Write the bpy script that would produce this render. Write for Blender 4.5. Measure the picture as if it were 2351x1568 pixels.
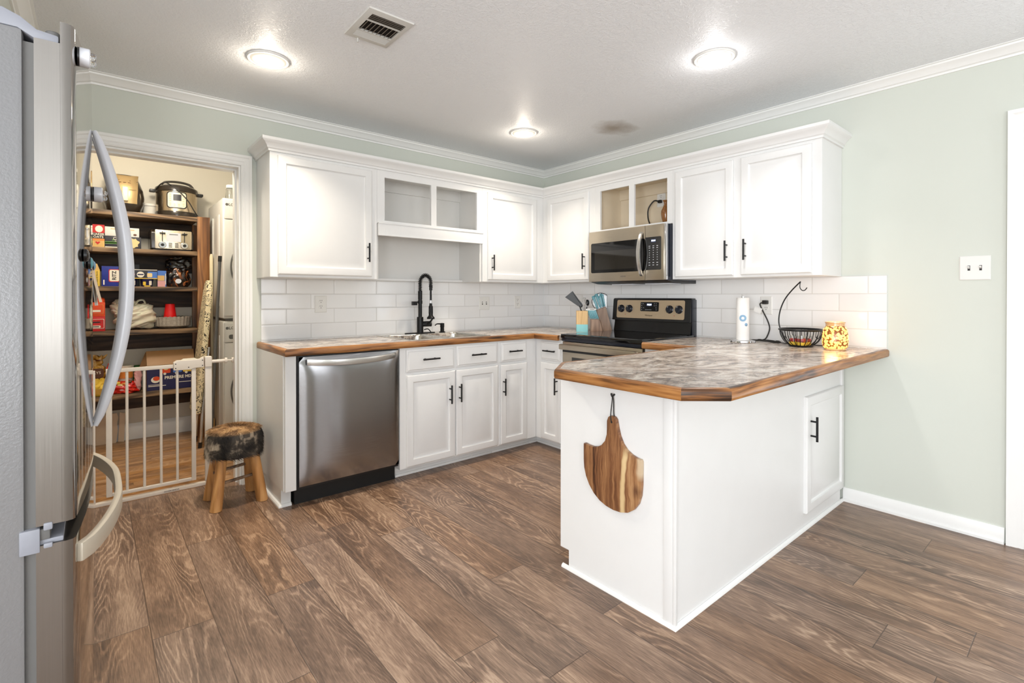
import bpy, bmesh, math, random
from mathutils import Vector, Matrix, noise as mnoise
for o in list(bpy.data.objects): bpy.data.objects.remove(o)
SC = bpy.context.scene
COL = SC.collection
PI = math.pi
rnd = random.Random(7)

# ------------------------------------------------------------------ camera
cam_d = bpy.data.cameras.new('camera'); cam = bpy.data.objects.new('camera', cam_d); COL.objects.link(cam)
cam_d.sensor_width = 36.0; cam_d.lens = 1147.67 / 2351 * 36.0
cam_d.shift_y = -(784 - 685.27) / 2351
cam_d.clip_start = 0.02
cam.location = (-3.4239, -3.5804, 1.2137)
cam.rotation_euler = (PI / 2 - 0.0049, 0, -0.6989)
SC.camera = cam
# ------------------------------------------------------------------ view, world, daylight
SC.view_settings.view_transform = 'Standard'
SC.view_settings.look = 'None'
SC.view_settings.gamma = 1
SC.view_settings.exposure = 0.18
wd = bpy.data.worlds.new('sky'); SC.world = wd; wd.use_nodes = True
wd.node_tree.nodes['Background'].inputs[0].default_value = (0.86, 0.93, 1.0, 1)
wd.node_tree.nodes['Background'].inputs[1].default_value = 0.8

def area(name, loc, rot, sx, sy, power, color, spread=PI):
    d = bpy.data.lights.new(name, 'AREA'); d.shape = 'RECTANGLE'; d.size = sx; d.size_y = sy
    d.energy = power; d.color = color; d.spread = spread
    o = bpy.data.objects.new(name, d); COL.objects.link(o); o.location = loc; o.rotation_euler = rot
    return o
DAY = (0.955, 0.975, 1.0)
UP = 0.28   # upward tilt added to the window lights to brighten the ceiling
area('daylight_rear_window', (-1.05, -6.42, 1.35), (PI / 2 + UP, 0, 0), 0.9, 1.3, 16, DAY)
area('daylight_rear_side_window', (-3.75, -6.42, 1.35), (PI / 2 + UP, 0, 0), 1.6, 1.3, 44, DAY)
area('daylight_side_window', (-5.42, -4.4, 1.25), (PI / 2 + UP, 0, -PI / 2), 2.6, 1.7, 132, DAY)
area('daylight_glazed_door', (0.03, -3.745, 1.15), (PI / 2, 0, PI / 2), 0.52, 1.6, 7, DAY)

def lamp(name, loc, power, color, radius=0.05):
    d = bpy.data.lights.new(name, 'POINT'); d.energy = power; d.color = color; d.shadow_soft_size = radius
    o = bpy.data.objects.new(name, d); COL.objects.link(o); o.location = loc
    return o

# ------------------------------------------------------------------ node helpers
def lin(r, g, b):
    f = lambda c: (c / 255) / 12.92 if c / 255 <= 0.04045 else (((c / 255) + 0.055) / 1.055) ** 2.4
    return (f(r), f(g), f(b), 1)

class NT:
    def __init__(s, name):
        s.m = bpy.data.materials.new(name); s.m.use_nodes = True
        s.t = s.m.node_tree; s.b = s.t.nodes['Principled BSDF']; s.out = s.t.nodes['Material Output']
    def n(s, kind, **kw):
        nd = s.t.nodes.new(kind)
        ins = kw.pop('ins', {})
        for k, v in kw.items(): setattr(nd, k, v)
        for k, v in ins.items(): s.put(nd, k, v)
        return nd
    def put(s, nd, k, v):
        if isinstance(v, bpy.types.NodeSocket): s.t.links.new(v, nd.inputs[k])
        else: nd.inputs[k].default_value = v
    def math(s, op, a, b=0.0, c=0.0):
        nd = s.n('ShaderNodeMath', operation=op)
        s.put(nd, 0, a); s.put(nd, 1, b); s.put(nd, 2, c)
        return nd.outputs[0]
    def mix(s, f, a, b, mode='MIX'):
        nd = s.n('ShaderNodeMix', data_type='RGBA', blend_type=mode)
        s.put(nd, 0, f); s.put(nd, 6, a); s.put(nd, 7, b)
        return nd.outputs[2]
    def ramp(s, f, stops, interp='LINEAR'):
        nd = s.n('ShaderNodeValToRGB'); s.put(nd, 0, f); cr = nd.color_ramp; cr.interpolation = interp
        while len(cr.elements) > 1: cr.elements.remove(cr.elements[-1])
        cr.elements[0].position = stops[0][0]; cr.elements[0].color = stops[0][1]
        for p, c in stops[1:]:
            e = cr.elements.new(p); e.color = c
        return nd.outputs[0]
    def pos(s): return s.n('ShaderNodeNewGeometry').outputs['Position']
    def obj(s): return s.n('ShaderNodeTexCoord').outputs['Object']
    def mapping(s, v, sc=(1, 1, 1), loc=(0, 0, 0), rot=(0, 0, 0)):
        nd = s.n('ShaderNodeMapping'); s.put(nd, 0, v); s.put(nd, 1, loc); s.put(nd, 2, rot); s.put(nd, 3, sc)
        return nd.outputs[0]
    def sep(s, v):
        nd = s.n('ShaderNodeSeparateXYZ'); s.put(nd, 0, v); return nd.outputs
    def comb(s, x, y, z=0.0):
        nd = s.n('ShaderNodeCombineXYZ'); s.put(nd, 0, x); s.put(nd, 1, y); s.put(nd, 2, z); return nd.outputs[0]
    def noise(s, v, scale, detail=3.0, rough=0.5, dist=0.0):
        nd = s.n('ShaderNodeTexNoise'); s.put(nd, 'Vector', v); s.put(nd, 'Scale', scale)
        s.put(nd, 'Detail', detail); s.put(nd, 'Roughness', rough); s.put(nd, 'Distortion', dist)
        return nd.outputs[0]
    def bump(s, h, strength=0.3, dist=0.002):
        nd = s.n('ShaderNodeBump'); s.put(nd, 'Height', h); s.put(nd, 'Strength', strength); s.put(nd, 'Distance', dist)
        s.t.links.new(nd.outputs[0], s.b.inputs['Normal'])
    def set(s, **kw):
        nm = dict(color='Base Color', rough='Roughness', metal='Metallic', spec='Specular IOR Level', trans='Transmission Weight', ior='IOR', alpha='Alpha', coat='Coat Weight', coatr='Coat Roughness', em='Emission Color', ems='Emission Strength', aniso='Anisotropic', sheen='Sheen Weight', sss='Subsurface Weight')
        for k, v in kw.items(): s.put(s.b, nm[k], v)
        return s.m

def plain(name, rgb, rough=0.5, metal=0.0, var=0.04, vs=40.0, **kw):
    """paint / plastic with a faint procedural mottling"""
    N = NT(name); c = lin(*rgb)
    nz = N.noise(N.obj(), vs, 2.0)
    dk = tuple(max(0, x * (1 - 2 * var)) for x in c[:3]) + (1,)
    N.set(color=N.mix(nz, dk, c), rough=rough, metal=metal, **kw)
    return N.m

M = {}
# wall paint
def paint(name, rgb, bs=0.08):
    N = NT(name); c = lin(*rgb); p = N.pos()
    f = N.noise(p, 1.3, 3.0)
    N.set(color=N.mix(f, tuple(x * 0.96 for x in c[:3]) + (1,), tuple(min(1, x * 1.03) for x in c[:3]) + (1,)), rough=0.55, spec=0.35)
    N.bump(N.noise(p, 260.0, 2.0), bs, 0.001)
    return N.m
M['wall'] = paint('sage_wall_paint', (209, 213, 204))
M['pantry'] = paint('cream_wall_paint', (222, 216, 202))
# ceiling: white knock-down texture with one brown stain
N = NT('textured_ceiling'); p = N.pos()
n1 = N.noise(p, 58.0, 4.0, 0.6, 0.9); n2 = N.noise(p, 120.0, 2.0)
h = N.math('ADD', N.ramp(n1, [(0.46, (0, 0, 0, 1)), (0.56, (1, 1, 1, 1))]), N.math('MULTIPLY', n2, 0.4))
dx = N.n('ShaderNodeVectorMath', operation='DISTANCE'); N.put(dx, 0, N.mapping(p, (1.0, 1.25, 1))); N.put(dx, 1, (-0.52, -1.60, 2.43))
sd = N.math('ADD', dx.outputs['Value'], N.math('MULTIPLY', N.math('SUBTRACT', N.noise(p, 7.0, 4.0), 0.5), 0.22))
st = N.ramp(sd, [(0.02, (1, 1, 1, 1)), (0.20, (0, 0, 0, 1))])
N.set(color=N.mix(N.math('MULTIPLY', st, 0.75), lin(236, 238, 241), lin(140, 120, 94)), rough=0.45, spec=0.5)
N.bump(h, 0.42, 0.003); M['ceiling'] = N.m
M['trim'] = plain('white_trim_gloss', (240, 240, 238), 0.3, var=0.02, vs=6)
M['cab'] = plain('white_cabinet_paint', (232, 232, 231), 0.36, var=0.02, vs=8)
M['cabin'] = plain('white_cabinet_interior', (226, 225, 222), 0.5, var=0.03, vs=5)
M['cabwood'] = plain('unpainted_cream_cabinet_interior', (228, 214, 190), 0.5, var=0.05, vs=5)

# floor planks (run along Y)
def planks(name, w, L, off, axis, cols, seam, scale=1.0, contrast=1.0, bmp=0.25):
    N = NT(name); s = N.sep(N.pos()); X, Y = (s[0], s[1]) if axis == 'y' else (s[1], s[0])
    u = N.math('DIVIDE', N.math('SUBTRACT', X, off), w); i = N.math('FLOOR', u); fu = N.math('FRACT', u)
    wn = N.n('ShaderNodeTexWhiteNoise', noise_dimensions='1D'); N.put(wn, 'W', i)
    v = N.math('DIVIDE', N.math('ADD', Y, N.math('MULTIPLY', wn.outputs['Value'], L)), L)
    j = N.math('FLOOR', v); fv = N.math('FRACT', v)
    w2 = N.n('ShaderNodeTexWhiteNoise', noise_dimensions='2D'); N.put(w2, 'Vector', N.comb(i, j))
    r = N.sep(w2.outputs['Color']); rv = w2.outputs['Value']
    ro = N.math('MULTIPLY', rv, 37.0)
    gx = N.math('ADD', N.math('MULTIPLY', X, 1.0), ro)
    # contour-line grain: iso lines of a stretched height field make cathedrals and knots
    hf = N.noise(N.comb(N.math('MULTIPLY', gx, 4.6 * scale), N.math('MULTIPLY', Y, 0.72 * scale), ro), 1.0, 2.0, 0.40, 0.30)
    wob = N.noise(N.comb(N.math('MULTIPLY', gx, 40.0 * scale), N.math('MULTIPLY', Y, 9.0 * scale), ro), 1.0, 3.0, 0.6)
    ph = N.math('ADD', N.math('MULTIPLY', hf, 210.0), N.math('MULTIPLY', wob, 8.0))
    ring = N.math('ADD', N.math('MULTIPLY', N.math('SINE', ph), 0.5), 0.5)
    ring = N.math('POWER', ring, 3.4)
    fine = N.noise(N.comb(N.math('MULTIPLY', gx, 260.0), N.math('MULTIPLY', Y, 16.0), ro), 1.0, 3.0, 0.65)
    blot = N.noise(N.comb(N.math('MULTIPLY', gx, 9.0 * scale), N.math('MULTIPLY', Y, 1.6 * scale), ro), 1.0, 3.0, 0.55, 0.6)
    strip = N.noise(N.comb(N.math('MULTIPLY', gx, 17.0), N.math('MULTIPLY', Y, 0.5), ro), 1.0, 2.0)
    t = N.math('ADD', N.math('ADD', N.math('MULTIPLY', blot, 0.5), N.math('MULTIPLY', strip, 0.36)), 0.10)
    t = N.math('ADD', t, N.math('MULTIPLY', N.math('SUBTRACT', r[0], 0.5), 0.06))
    amt = N.ramp(N.noise(N.comb(N.math('MULTIPLY', gx, 6.0), N.math('MULTIPLY', Y, 1.1), N.math('ADD', ro, 5.0)), 1.0, 2.0), [(0.42, (0.15, 0.15, 0.15, 1)), (0.64, (1, 1, 1, 1))])
    t = N.math('ADD', t, N.math('MULTIPLY', N.math('MULTIPLY', N.math('SUBTRACT', ring, 0.25), 0.26 * contrast), amt))
    t = N.math('ADD', t, N.math('MULTIPLY', N.math('SUBTRACT', fine, 0.5), 0.6 * contrast))
    col = N.ramp(t, cols)
    hs = N.n('ShaderNodeHueSaturation'); N.put(hs, 'Color', col); N.put(hs, 'Saturation', N.math('ADD', 0.84, N.math('MULTIPLY', r[1], 0.18))); col = hs.outputs[0]
    edge = N.math('MINIMUM', N.math('MINIMUM', fu, N.math('SUBTRACT', 1.0, fu)), N.math('MULTIPLY', N.math('MINIMUM', fv, N.math('SUBTRACT', 1.0, fv)), L / w))
    em = N.ramp(edge, [(0.004, (1, 1, 1, 1)), (0.012, (0, 0, 0, 1))])
    N.set(color=N.mix(N.math('MULTIPLY', em, 0.75), col, seam), rough=N.math('ADD', N.math('MULTIPLY', t, 0.14), 0.27), spec=0.45)
    N.bump(N.math('SUBTRACT', N.math('ADD', N.math('MULTIPLY', ring, 0.5), N.math('MULTIPLY', fine, 0.6)), N.math('MULTIPLY', em, 2.0)), bmp, 0.0012)
    return N.m
M['floor'] = planks('brown_oak_vinyl_planks', 0.19, 1.22, -3.075, 'y',
    [(0.26, lin(76, 58, 46)), (0.44, lin(108, 83, 65)), (0.58, lin(136, 107, 85)), (0.74, lin(168, 138, 112)), (0.92, lin(190, 162, 136))], lin(66, 50, 40))
M['pfloor'] = planks('honey_strip_laminate', 0.062, 0.9, 0.0, 'x',
    [(0.28, lin(92, 62, 36)), (0.44, lin(148, 104, 62)), (0.60, lin(188, 140, 90)), (0.82, lin(212, 168, 116))], lin(66, 40, 20), 1.6, 0.8)

# laminate worktop: warm grey marble streaks
N = NT('marbled_laminate'); p = N.pos()
q = N.mapping(p, (1, 1, 1), rot=(0, 0, 0.35))
s1 = N.noise(N.mapping(q, (4.6, 7.6, 5)), 1.0, 8.0, 0.72, 2.0)
s2 = N.noise(N.mapping(q, (15, 32, 10)), 1.0, 8.0, 0.8, 1.6)
s3 = N.noise(N.mapping(q, (2.2, 3.2, 1), (3, 1, 0)), 1.0, 3.0, 0.5)
base = N.ramp(s1, [(0.35, lin(98, 90, 88)), (0.43, lin(156, 143, 132)), (0.50, lin(194, 181, 168)), (0.58, lin(224, 216, 205))])
vein = N.math('MULTIPLY', N.ramp(s2, [(0.42, (1, 1, 1, 1)), (0.50, (0, 0, 0, 1))]), N.ramp(N.noise(N.mapping(q, (5, 8, 3), (7, 2, 0)), 1.0, 3.0, 0.6, 1.0), [(0.42, (0, 0, 0, 1)), (0.58, (1, 1, 1, 1))]))
base = N.mix(N.math('MULTIPLY', vein, 0.9), base, lin(62, 58, 62))
warm = N.ramp(s3, [(0.45, (0, 0, 0, 1)), (0.65, (1, 1, 1, 1))])
N.set(color=N.mix(N.math('MULTIPLY', warm, 0.22), base, lin(160, 124, 100)), rough=0.2, spec=0.5); M['lam'] = N.m

def wood(name, cols, axis=0, sc=1.0, rough=0.45, world=False, ringf=60.0, bs=0.12, rz=0.0):
    N = NT(name); p = N.pos() if world else N.obj()
    if rz: p = N.mapping(p, rot=(0, 0, rz))
    a = [26 * sc] * 3; a[axis] = 1.7 * sc
    b = [150 * sc] * 3; b[axis] = 4.0 * sc
    n1 = N.noise(N.mapping(p, tuple(a)), 1.0, 4.0, 0.55, 0.8)
    n2 = N.noise(N.mapping(p, tuple(b)), 1.0, 3.0, 0.6)
    c = [7 * sc] * 3; c[axis] = 0.9 * sc
    rg = N.math('ADD', N.math('MULTIPLY', N.math('SINE', N.math('MULTIPLY', N.noise(N.mapping(p, tuple(c)), 1.0, 2.0), ringf)), 0.5), 0.5)
    t = N.math('ADD', N.math('ADD', N.math('MULTIPLY', n1, 0.6), N.math('MULTIPLY', n2, 0.25)), N.math('MULTIPLY', rg, 0.2))
    N.set(color=N.ramp(t, cols), rough=rough); N.bump(n2, bs, 0.001)
    return N.m
EDG = [(0.36, lin(44, 28, 18)), (0.46, lin(96, 60, 30)), (0.56, lin(142, 92, 48)), (0.74, lin(180, 128, 74))]
M['edgex'] = wood('stained_edge_wood', EDG, 0, 2.2, 0.35, True, 16.0)
M['shelf'] = wood('dark_stained_pine', [(0.34, lin(44, 33, 25)), (0.46, lin(86, 66, 48)), (0.58, lin(128, 101, 73)), (0.74, lin(170, 139, 104))], 0, 0.8, 0.5, True)
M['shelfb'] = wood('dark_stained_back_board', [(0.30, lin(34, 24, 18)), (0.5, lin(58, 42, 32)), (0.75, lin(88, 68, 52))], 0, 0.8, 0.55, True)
M['post'] = wood('amber_stained_post', [(0.30, lin(70, 42, 22)), (0.45, lin(116, 74, 38)), (0.62, lin(146, 97, 50)), (0.8, lin(190, 138, 80))], 2, 0.9, 0.45, True, 70)
M['legwood'] = wood('peeled_log_wood', [(0.30, lin(140, 92, 48)), (0.48, lin(186, 132, 76)), (0.68, lin(206, 154, 96)), (0.85, lin(222, 176, 118))], 2, 0.8, 0.55)
M['twig'] = wood('grey_brown_twig', [(0.3, lin(84, 64, 48)), (0.7, lin(150, 120, 92))], 1, 1.0, 0.6)
M['kblock'] = wood('taupe_block_wood', [(0.30, lin(108, 84, 68)), (0.5, lin(142, 114, 94)), (0.75, lin(168, 140, 118))], 2, 0.9, 0.5)
M['bamboo'] = wood('pale_bamboo', [(0.30, lin(196, 158, 104)), (0.6, lin(218, 182, 128)), (0.8, lin(230, 200, 150))], 2, 1.2, 0.5)
M['pine'] = wood('raw_pine', [(0.30, lin(200, 168, 124)), (0.6, lin(224, 198, 158))], 2, 0.8, 0.6)

# acacia cutting board: broad strips, one pale
N = NT('acacia_board_wood'); s = N.sep(N.pos())
wv = N.noise(N.comb(0.0, N.math('MULTIPLY', s[1], 6.0), N.math('MULTIPLY', s[2], 5.0)), 1.0, 3.0, 0.6)
yw = N.math('ADD', s[1], N.math('MULTIPLY', N.math('SUBTRACT', wv, 0.5), 0.05))
n1 = N.noise(N.comb(0.0, N.math('MULTIPLY', yw, 55.0), N.math('MULTIPLY', s[2], 3.2)), 1.0, 6.0, 0.68, 0.6)
n2 = N.noise(N.comb(2.0, N.math('MULTIPLY', yw, 260.0), N.math('MULTIPLY', s[2], 9.0)), 1.0, 3.0, 0.6)
t = N.math('ADD', N.math('MULTIPLY', n1, 0.8), N.math('MULTIPLY', n2, 0.22))
strip = N.ramp(N.math('SUBTRACT', -2.14, s[1]), [(0.0, (0.52, 0.52, 0.52, 1)), (0.055, (0.40, 0.40, 0.40, 1)), (0.082, (0.50, 0.50, 0.50, 1)), (0.202, (0.56, 0.56, 0.56, 1))], 'CONSTANT')
t = N.math('ADD', t, N.math('SUBTRACT', strip, 0.52))
brown = N.ramp(t, [(0.30, lin(62, 36, 24)), (0.42, lin(110, 70, 44)), (0.54, lin(146, 102, 66)), (0.66, lin(170, 128, 88)), (0.8, lin(190, 150, 108))])
kd = N.n('ShaderNodeVectorMath', operation='DISTANCE'); N.put(kd, 0, N.mapping(N.pos(), (0, 1.0, .75))); N.put(kd, 1, (0, -2.416, .345))
knot = N.ramp(N.math('ADD', kd.outputs['Value'], N.math('MULTIPLY', N.math('SUBTRACT', n1, 0.5), 0.05)), [(0.006, (1, 1, 1, 1)), (0.03, (0, 0, 0, 1))])
brown = N.mix(N.math('MULTIPLY', knot, 0.75), brown, lin(70, 36, 24))
yl = N.math('ADD', yw, N.math('MULTIPLY', N.math('SUBTRACT', s[2], 0.45), 0.06))
pale = N.ramp(N.math('ABSOLUTE', N.math('SUBTRACT', yl, -2.356)), [(0.010, (1, 1, 1, 1)), (0.013, (0, 0, 0, 1))])
lowz = N.ramp(s[2], [(0.58, (1, 1, 1, 1)), (0.62, (0, 0, 0, 1))])
col = N.mix(N.math('MULTIPLY', N.math('MULTIPLY', pale, lowz), 0.9), brown, N.ramp(n1, [(0.3, lin(200, 168, 116)), (0.7, lin(228, 204, 158))]))
tip = N.math('MULTIPLY', N.ramp(N.math('SUBTRACT', -2.418, yw), [(0.0, (0, 0, 0, 1)), (0.012, (1, 1, 1, 1))]), N.ramp(s[2], [(0.50, (0, 0, 0, 1)), (0.53, (1, 1, 1, 1))]))
N.set(color=N.mix(N.math('MULTIPLY', tip, 0.8), col, lin(206, 186, 156)), rough=0.42); M['board'] = N.m

# metals
def steel(name, rgb, rough, ax, amp=0.12, bs=0.06, an=0.0, rv=0.12):
    N = NT(name); sc = [420, 420, 420]; sc[ax] = 5
    nz = N.noise(N.mapping(N.pos(), tuple(sc)), 1.0, 2.0, 0.6)
    c = lin(*rgb)
    N.set(color=N.mix(nz, tuple(x * (1 - amp) for x in c[:3]) + (1,), c), metal=1.0, rough=N.math('ADD', N.math('MULTIPLY', nz, rv), rough))
    N.bump(nz, bs, 0.0005)
    if an:
        tg = N.n('ShaderNodeTangent', direction_type='RADIAL', axis='Z')
        N.set(aniso=an); N.put(N.b, 'Anisotropic Rotation', 0.25); N.put(N.b, 'Tangent', tg.outputs[0])
    return N.m
M['dws'] = steel('brushed_steel_horizontal', (160, 160, 162), 0.14, 0, 0.08, 0.02, 0.8)
M['mws'] = steel('brushed_steel_warm', (190, 179, 162), 0.24, 1)
M['fas'] = plain('champagne_steel_fascia', (196, 174, 144), 0.38, 0.35, 0.03, 300)
M['fdoor'] = steel('fridge_door_steel', (178, 175, 171), 0.03, 2, 0.05, 0.004, 0.0, 0.05)
M['fdside'] = steel('fridge_door_edge_steel', (140, 136, 131), 0.26, 2, 0.10, 0.03)
M['hsteel'] = plain('bright_steel_handle', (206, 204, 200), 0.24, 0.92, 0.02)
M['fhandle'] = plain('satin_silver_handle', (218, 220, 226), 0.34, 0.1, 0.02)
M['fhandle2'] = plain('satin_pale_gold_handle', (204, 194, 176), 0.36, 0.15, 0.02)
M['sinks'] = steel('sink_steel', (214, 210, 202), 0.22, 0)
M['chrome'] = plain('chrome', (226, 226, 228), 0.08, 1.0, 0.01)
M['wire'] = plain('black_wire', (18, 18, 19), 0.38, 0.3, 0.1)
M['pull'] = plain('matte_black_pull', (20, 20, 21), 0.42, 0.4, 0.1)
N = NT('textured_grey_fridge_side'); nz = N.noise(N.mapping(N.obj(), (1, 1, 1.0)), 190.0, 3.0, 0.6)
N.set(color=lin(126, 126, 127), metal=0.2, rough=0.30, spec=0.6); N.bump(N.ramp(nz, [(0.4, (0, 0, 0, 1)), (0.62, (1, 1, 1, 1))]), 0.2, 0.0008); M['fside'] = N.m
M['fgask'] = plain('grey_gasket', (96, 95, 93), 0.6)
M['fgrey'] = plain('light_grey_hinge_cover', (138, 140, 148), 0.42)
M['black'] = plain('black_plastic', (18, 18, 20), 0.38, var=0.1)
M['blackg'] = plain('black_glass', (8, 8, 9), 0.05, var=0.1, spec=0.6)
M['bluek'] = plain('blue_black_enamel', (22, 27, 40), 0.18, var=0.05)
M['mwglass'] = plain('dark_oven_glass', (34, 31, 26), 0.06, var=0.05, spec=0.7)
M['toe'] = plain('black_toe_kick', (10, 10, 11), 0.6)
M['white'] = plain('white_plastic', (230, 229, 225), 0.35, var=0.01)
M['ivory'] = plain('ivory_plastic', (226, 218, 198), 0.35, var=0.02)
M['dark'] = plain('dark_slot', (30, 28, 27), 0.6)
M['gate'] = plain('white_gate_enamel', (226, 216, 204), 0.35, var=0.03)
M['paper'] = plain('white_paper_towel', (240, 239, 236), 0.9, var=0.03, vs=150)
M['bluep'] = plain('blue_print', (140, 176, 206), 0.9)
M['teal'] = plain('teal_handle', (96, 160, 172), 0.35, var=0.06)
M['tealp'] = plain('aqua_painted_wood', (138, 204, 208), 0.5, var=0.03)
M['gun'] = plain('brown_black_gloss', (50, 42, 34), 0.18, var=0.05)
M['champ'] = plain('champagne_plastic', (196, 166, 118), 0.3, 0.45, 0.03)
M['cream'] = plain('cream_handle', (236, 222, 186), 0.35, var=0.02)
M['ssteel'] = steel('cooker_steel', (206, 190, 166), 0.2, 2, 0.08)
M['panelw'] = plain('cream_control_panel', (236, 226, 204), 0.4, var=0.02)
M['cord'] = plain('black_cord', (24, 22, 20), 0.5)
M['washer'] = plain('white_enamel', (226, 224, 218), 0.25, var=0.01)
M['wgrey'] = plain('grey_seal', (98, 96, 92), 0.4)
M['led'] = None
def emis(name, rgb, s):
    N = NT(name); N.set(color=(0, 0, 0, 1), em=lin(*rgb), ems=s); return N.m
M['ledw'] = emis('lit_clock_digits', (226, 236, 255), 3.0)
M['ledb'] = plain('unlit_display', (26, 34, 62), 0.15)
def lens(name, rgb, edge, s, r0):
    N = NT(name); p = N.sep(N.obj()); d = N.math('SQRT', N.math('ADD', N.math('MULTIPLY', p[0], p[0]), N.math('MULTIPLY', p[1], p[1])))
    f = N.ramp(d, [(0.0, (1, 1, 1, 1)), (r0, (0.8, 0.8, 0.8, 1)), (r0 * .35 + .05, (0.05, 0.05, 0.05, 1)), (0.082, (0.008, 0.008, 0.008, 1))])
    N.set(color=lin(225, 224, 220), rough=0.4, em=lin(*rgb), ems=N.math('MULTIPLY', f, s)); return N.m
M['lensw'] = lens('warm_lamp_lens', (255, 232, 184), 0, 9.0, 0.026)
M['lensc'] = lens('cool_lamp_lens', (250, 250, 255), 0, 9.0, 0.074)
M['bulbw'] = emis('warm_bulb', (255, 236, 196), 9.0)
def glass(name, rgb, rough=0.02):
    N = NT(name); N.set(color=lin(*rgb), rough=rough, trans=1.0, ior=1.45); return N.m
M['glass'] = glass('clear_glass', (244, 246, 246))
M['amber'] = plain('amber_glass_vase', (150, 96, 46), 0.12, var=0.1, spec=0.7)
M['pane'] = glass('window_glass', (250, 252, 252), 0.0)
for k, c in dict(red=(196, 20, 18), cupred=(214, 10, 16), orange=(222, 74, 22), yellow=(232, 194, 66), blue=(22, 42, 140), navy=(28, 24, 74), sky=(72, 118, 200), charcoal=(44, 44, 54), carton=(176, 132, 86), cartond=(120, 86, 54), kraft=(226, 204, 178), green=(120, 176, 84), dgreen=(36, 92, 34), tan=(222, 180, 110), skin=(228, 190, 140), wprint=(240, 232, 216), bprint=(24, 22, 22), canor=(222, 138, 60), brown=(92, 52, 26), pink=(216, 160, 160), noodle=(236, 208, 150), gold=(190, 146, 50), purple=(52, 36, 110)).items():
    M[k] = plain('printed_' + k, c, 0.45, var=0.04)
M['bagw'] = plain('white_plastic_bag', (234, 226, 206), 0.4, var=0.12, vs=14, spec=0.5, sss=0.2)
def foil(name, stops, sc):
    N = NT(name); n1 = N.noise(N.obj(), sc, 3.0, 0.6, 1.5)
    N.set(color=N.ramp(n1, stops), rough=0.2, spec=0.7); return N.m
M['chipfoil'] = foil('black_orange_foil', [(0.40, lin(22, 18, 17)), (0.50, lin(40, 26, 20)), (0.55, lin(120, 62, 30)), (0.60, lin(196, 116, 56)), (0.68, lin(226, 196, 160))], 11.0)
M['redfoil'] = foil('red_white_foil', [(0.42, lin(206, 22, 16)), (0.62, lin(226, 44, 26)), (0.68, lin(240, 196, 150))], 16.0)
M['goldfoil'] = foil('gold_brown_foil', [(0.38, lin(84, 30, 22)), (0.46, lin(170, 122, 40)), (0.60, lin(206, 160, 66)), (0.70, lin(228, 190, 100))], 9.0)
M['grape'] = plain('dark_foil', (26, 22, 22), 0.22, var=0.2, spec=0.7)
M['lampgl'] = None
M['nickel'] = plain('worn_vent_paint', (206, 204, 198), 0.5, var=0.03)
M['ventd'] = plain('dusty_dark_duct', (44, 38, 33), 0.8, var=0.2)
M['ventb'] = plain('dusty_brown_louver', (120, 110, 98), 0.6, var=0.15)
# ironing board cloth: cream with black scrolls
N = NT('scroll_print_cloth'); p = N.obj()
n1 = N.noise(N.mapping(p, (1, 1, 0.8)), 19.0, 1.0, 0.4, 2.2)
ln = N.math('ABSOLUTE', N.math('SUBTRACT', N.math('FRACT', N.math('MULTIPLY', n1, 4.0)), 0.5))
N.set(color=N.mix(N.ramp(ln, [(0.10, (1, 1, 1, 1)), (0.15, (0, 0, 0, 1))]), lin(232, 216, 178), lin(38, 30, 24)), rough=0.8); M['scroll'] = N.m
# stacked plates rim
N = NT('printed_plate_stack'); p = N.obj()
zz = N.math('FRACT', N.math('MULTIPLY', N.sep(p)[2], 180.0)); nn = N.noise(p, 90.0, 2.0)
N.set(color=N.mix(N.math('MULTIPLY', N.math('ADD', zz, nn), 0.55), lin(60, 54, 50), lin(214, 204, 190)), rough=0.6); M['plates'] = N.m
# tiles
def tiles(name, ax, off, per, zo, zh):
    N = NT(name); s = N.sep(N.pos()); A = s[ax]
    r = N.math('DIVIDE', N.math('SUBTRACT', zo, s[2]), zh); ri = N.math('FLOOR', r); fr = N.math('FRACT', r)
    odd = N.math('MODULO', N.math('ADD', ri, 100.0), 2.0)
    u = N.math('ADD', N.math('DIVIDE', N.math('SUBTRACT', A, off), per), N.math('MULTIPLY', odd, 0.5))
    fu = N.math('FRACT', u)
    eu = N.math('MULTIPLY', N.math('MINIMUM', fu, N.math('SUBTRACT', 1.0, fu)), per)
    ez = N.math('MULTIPLY', N.math('MINIMUM', fr, N.math('SUBTRACT', 1.0, fr)), zh)
    e = N.math('MINIMUM', eu, ez)
    g = N.ramp(e, [(0.0014, (1, 1, 1, 1)), (0.0022, (0, 0, 0, 1))])
    w = N.n('ShaderNodeTexWhiteNoise', noise_dimensions='2D'); N.put(w, 'Vector', N.comb(N.math('FLOOR', u), ri))
    c = N.mix(w.outputs['Value'], lin(232, 232, 232), lin(242, 242, 242))
    N.set(color=N.mix(g, c, lin(204, 203, 200)), rough=N.math('ADD', N.math('MULTIPLY', g, 0.5), 0.12), spec=0.5)
    hh = N.math('ADD', N.ramp(e, [(0.0, (0, 0, 0, 1)), (0.006, (1, 1, 1, 1))]), N.math('MULTIPLY', N.noise(N.pos(), 14.0, 2.0), 0.35))
    N.bump(hh, 0.5, 0.0015)
    return N.m
M['tilex'] = tiles('white_subway_tile_sink_side', 0, -2.416, 0.3245, 1.330, 0.1025)
M['tiley'] = tiles('white_subway_tile_range_side', 1, -2.697, 0.2915, 1.330, 0.1025)
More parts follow.
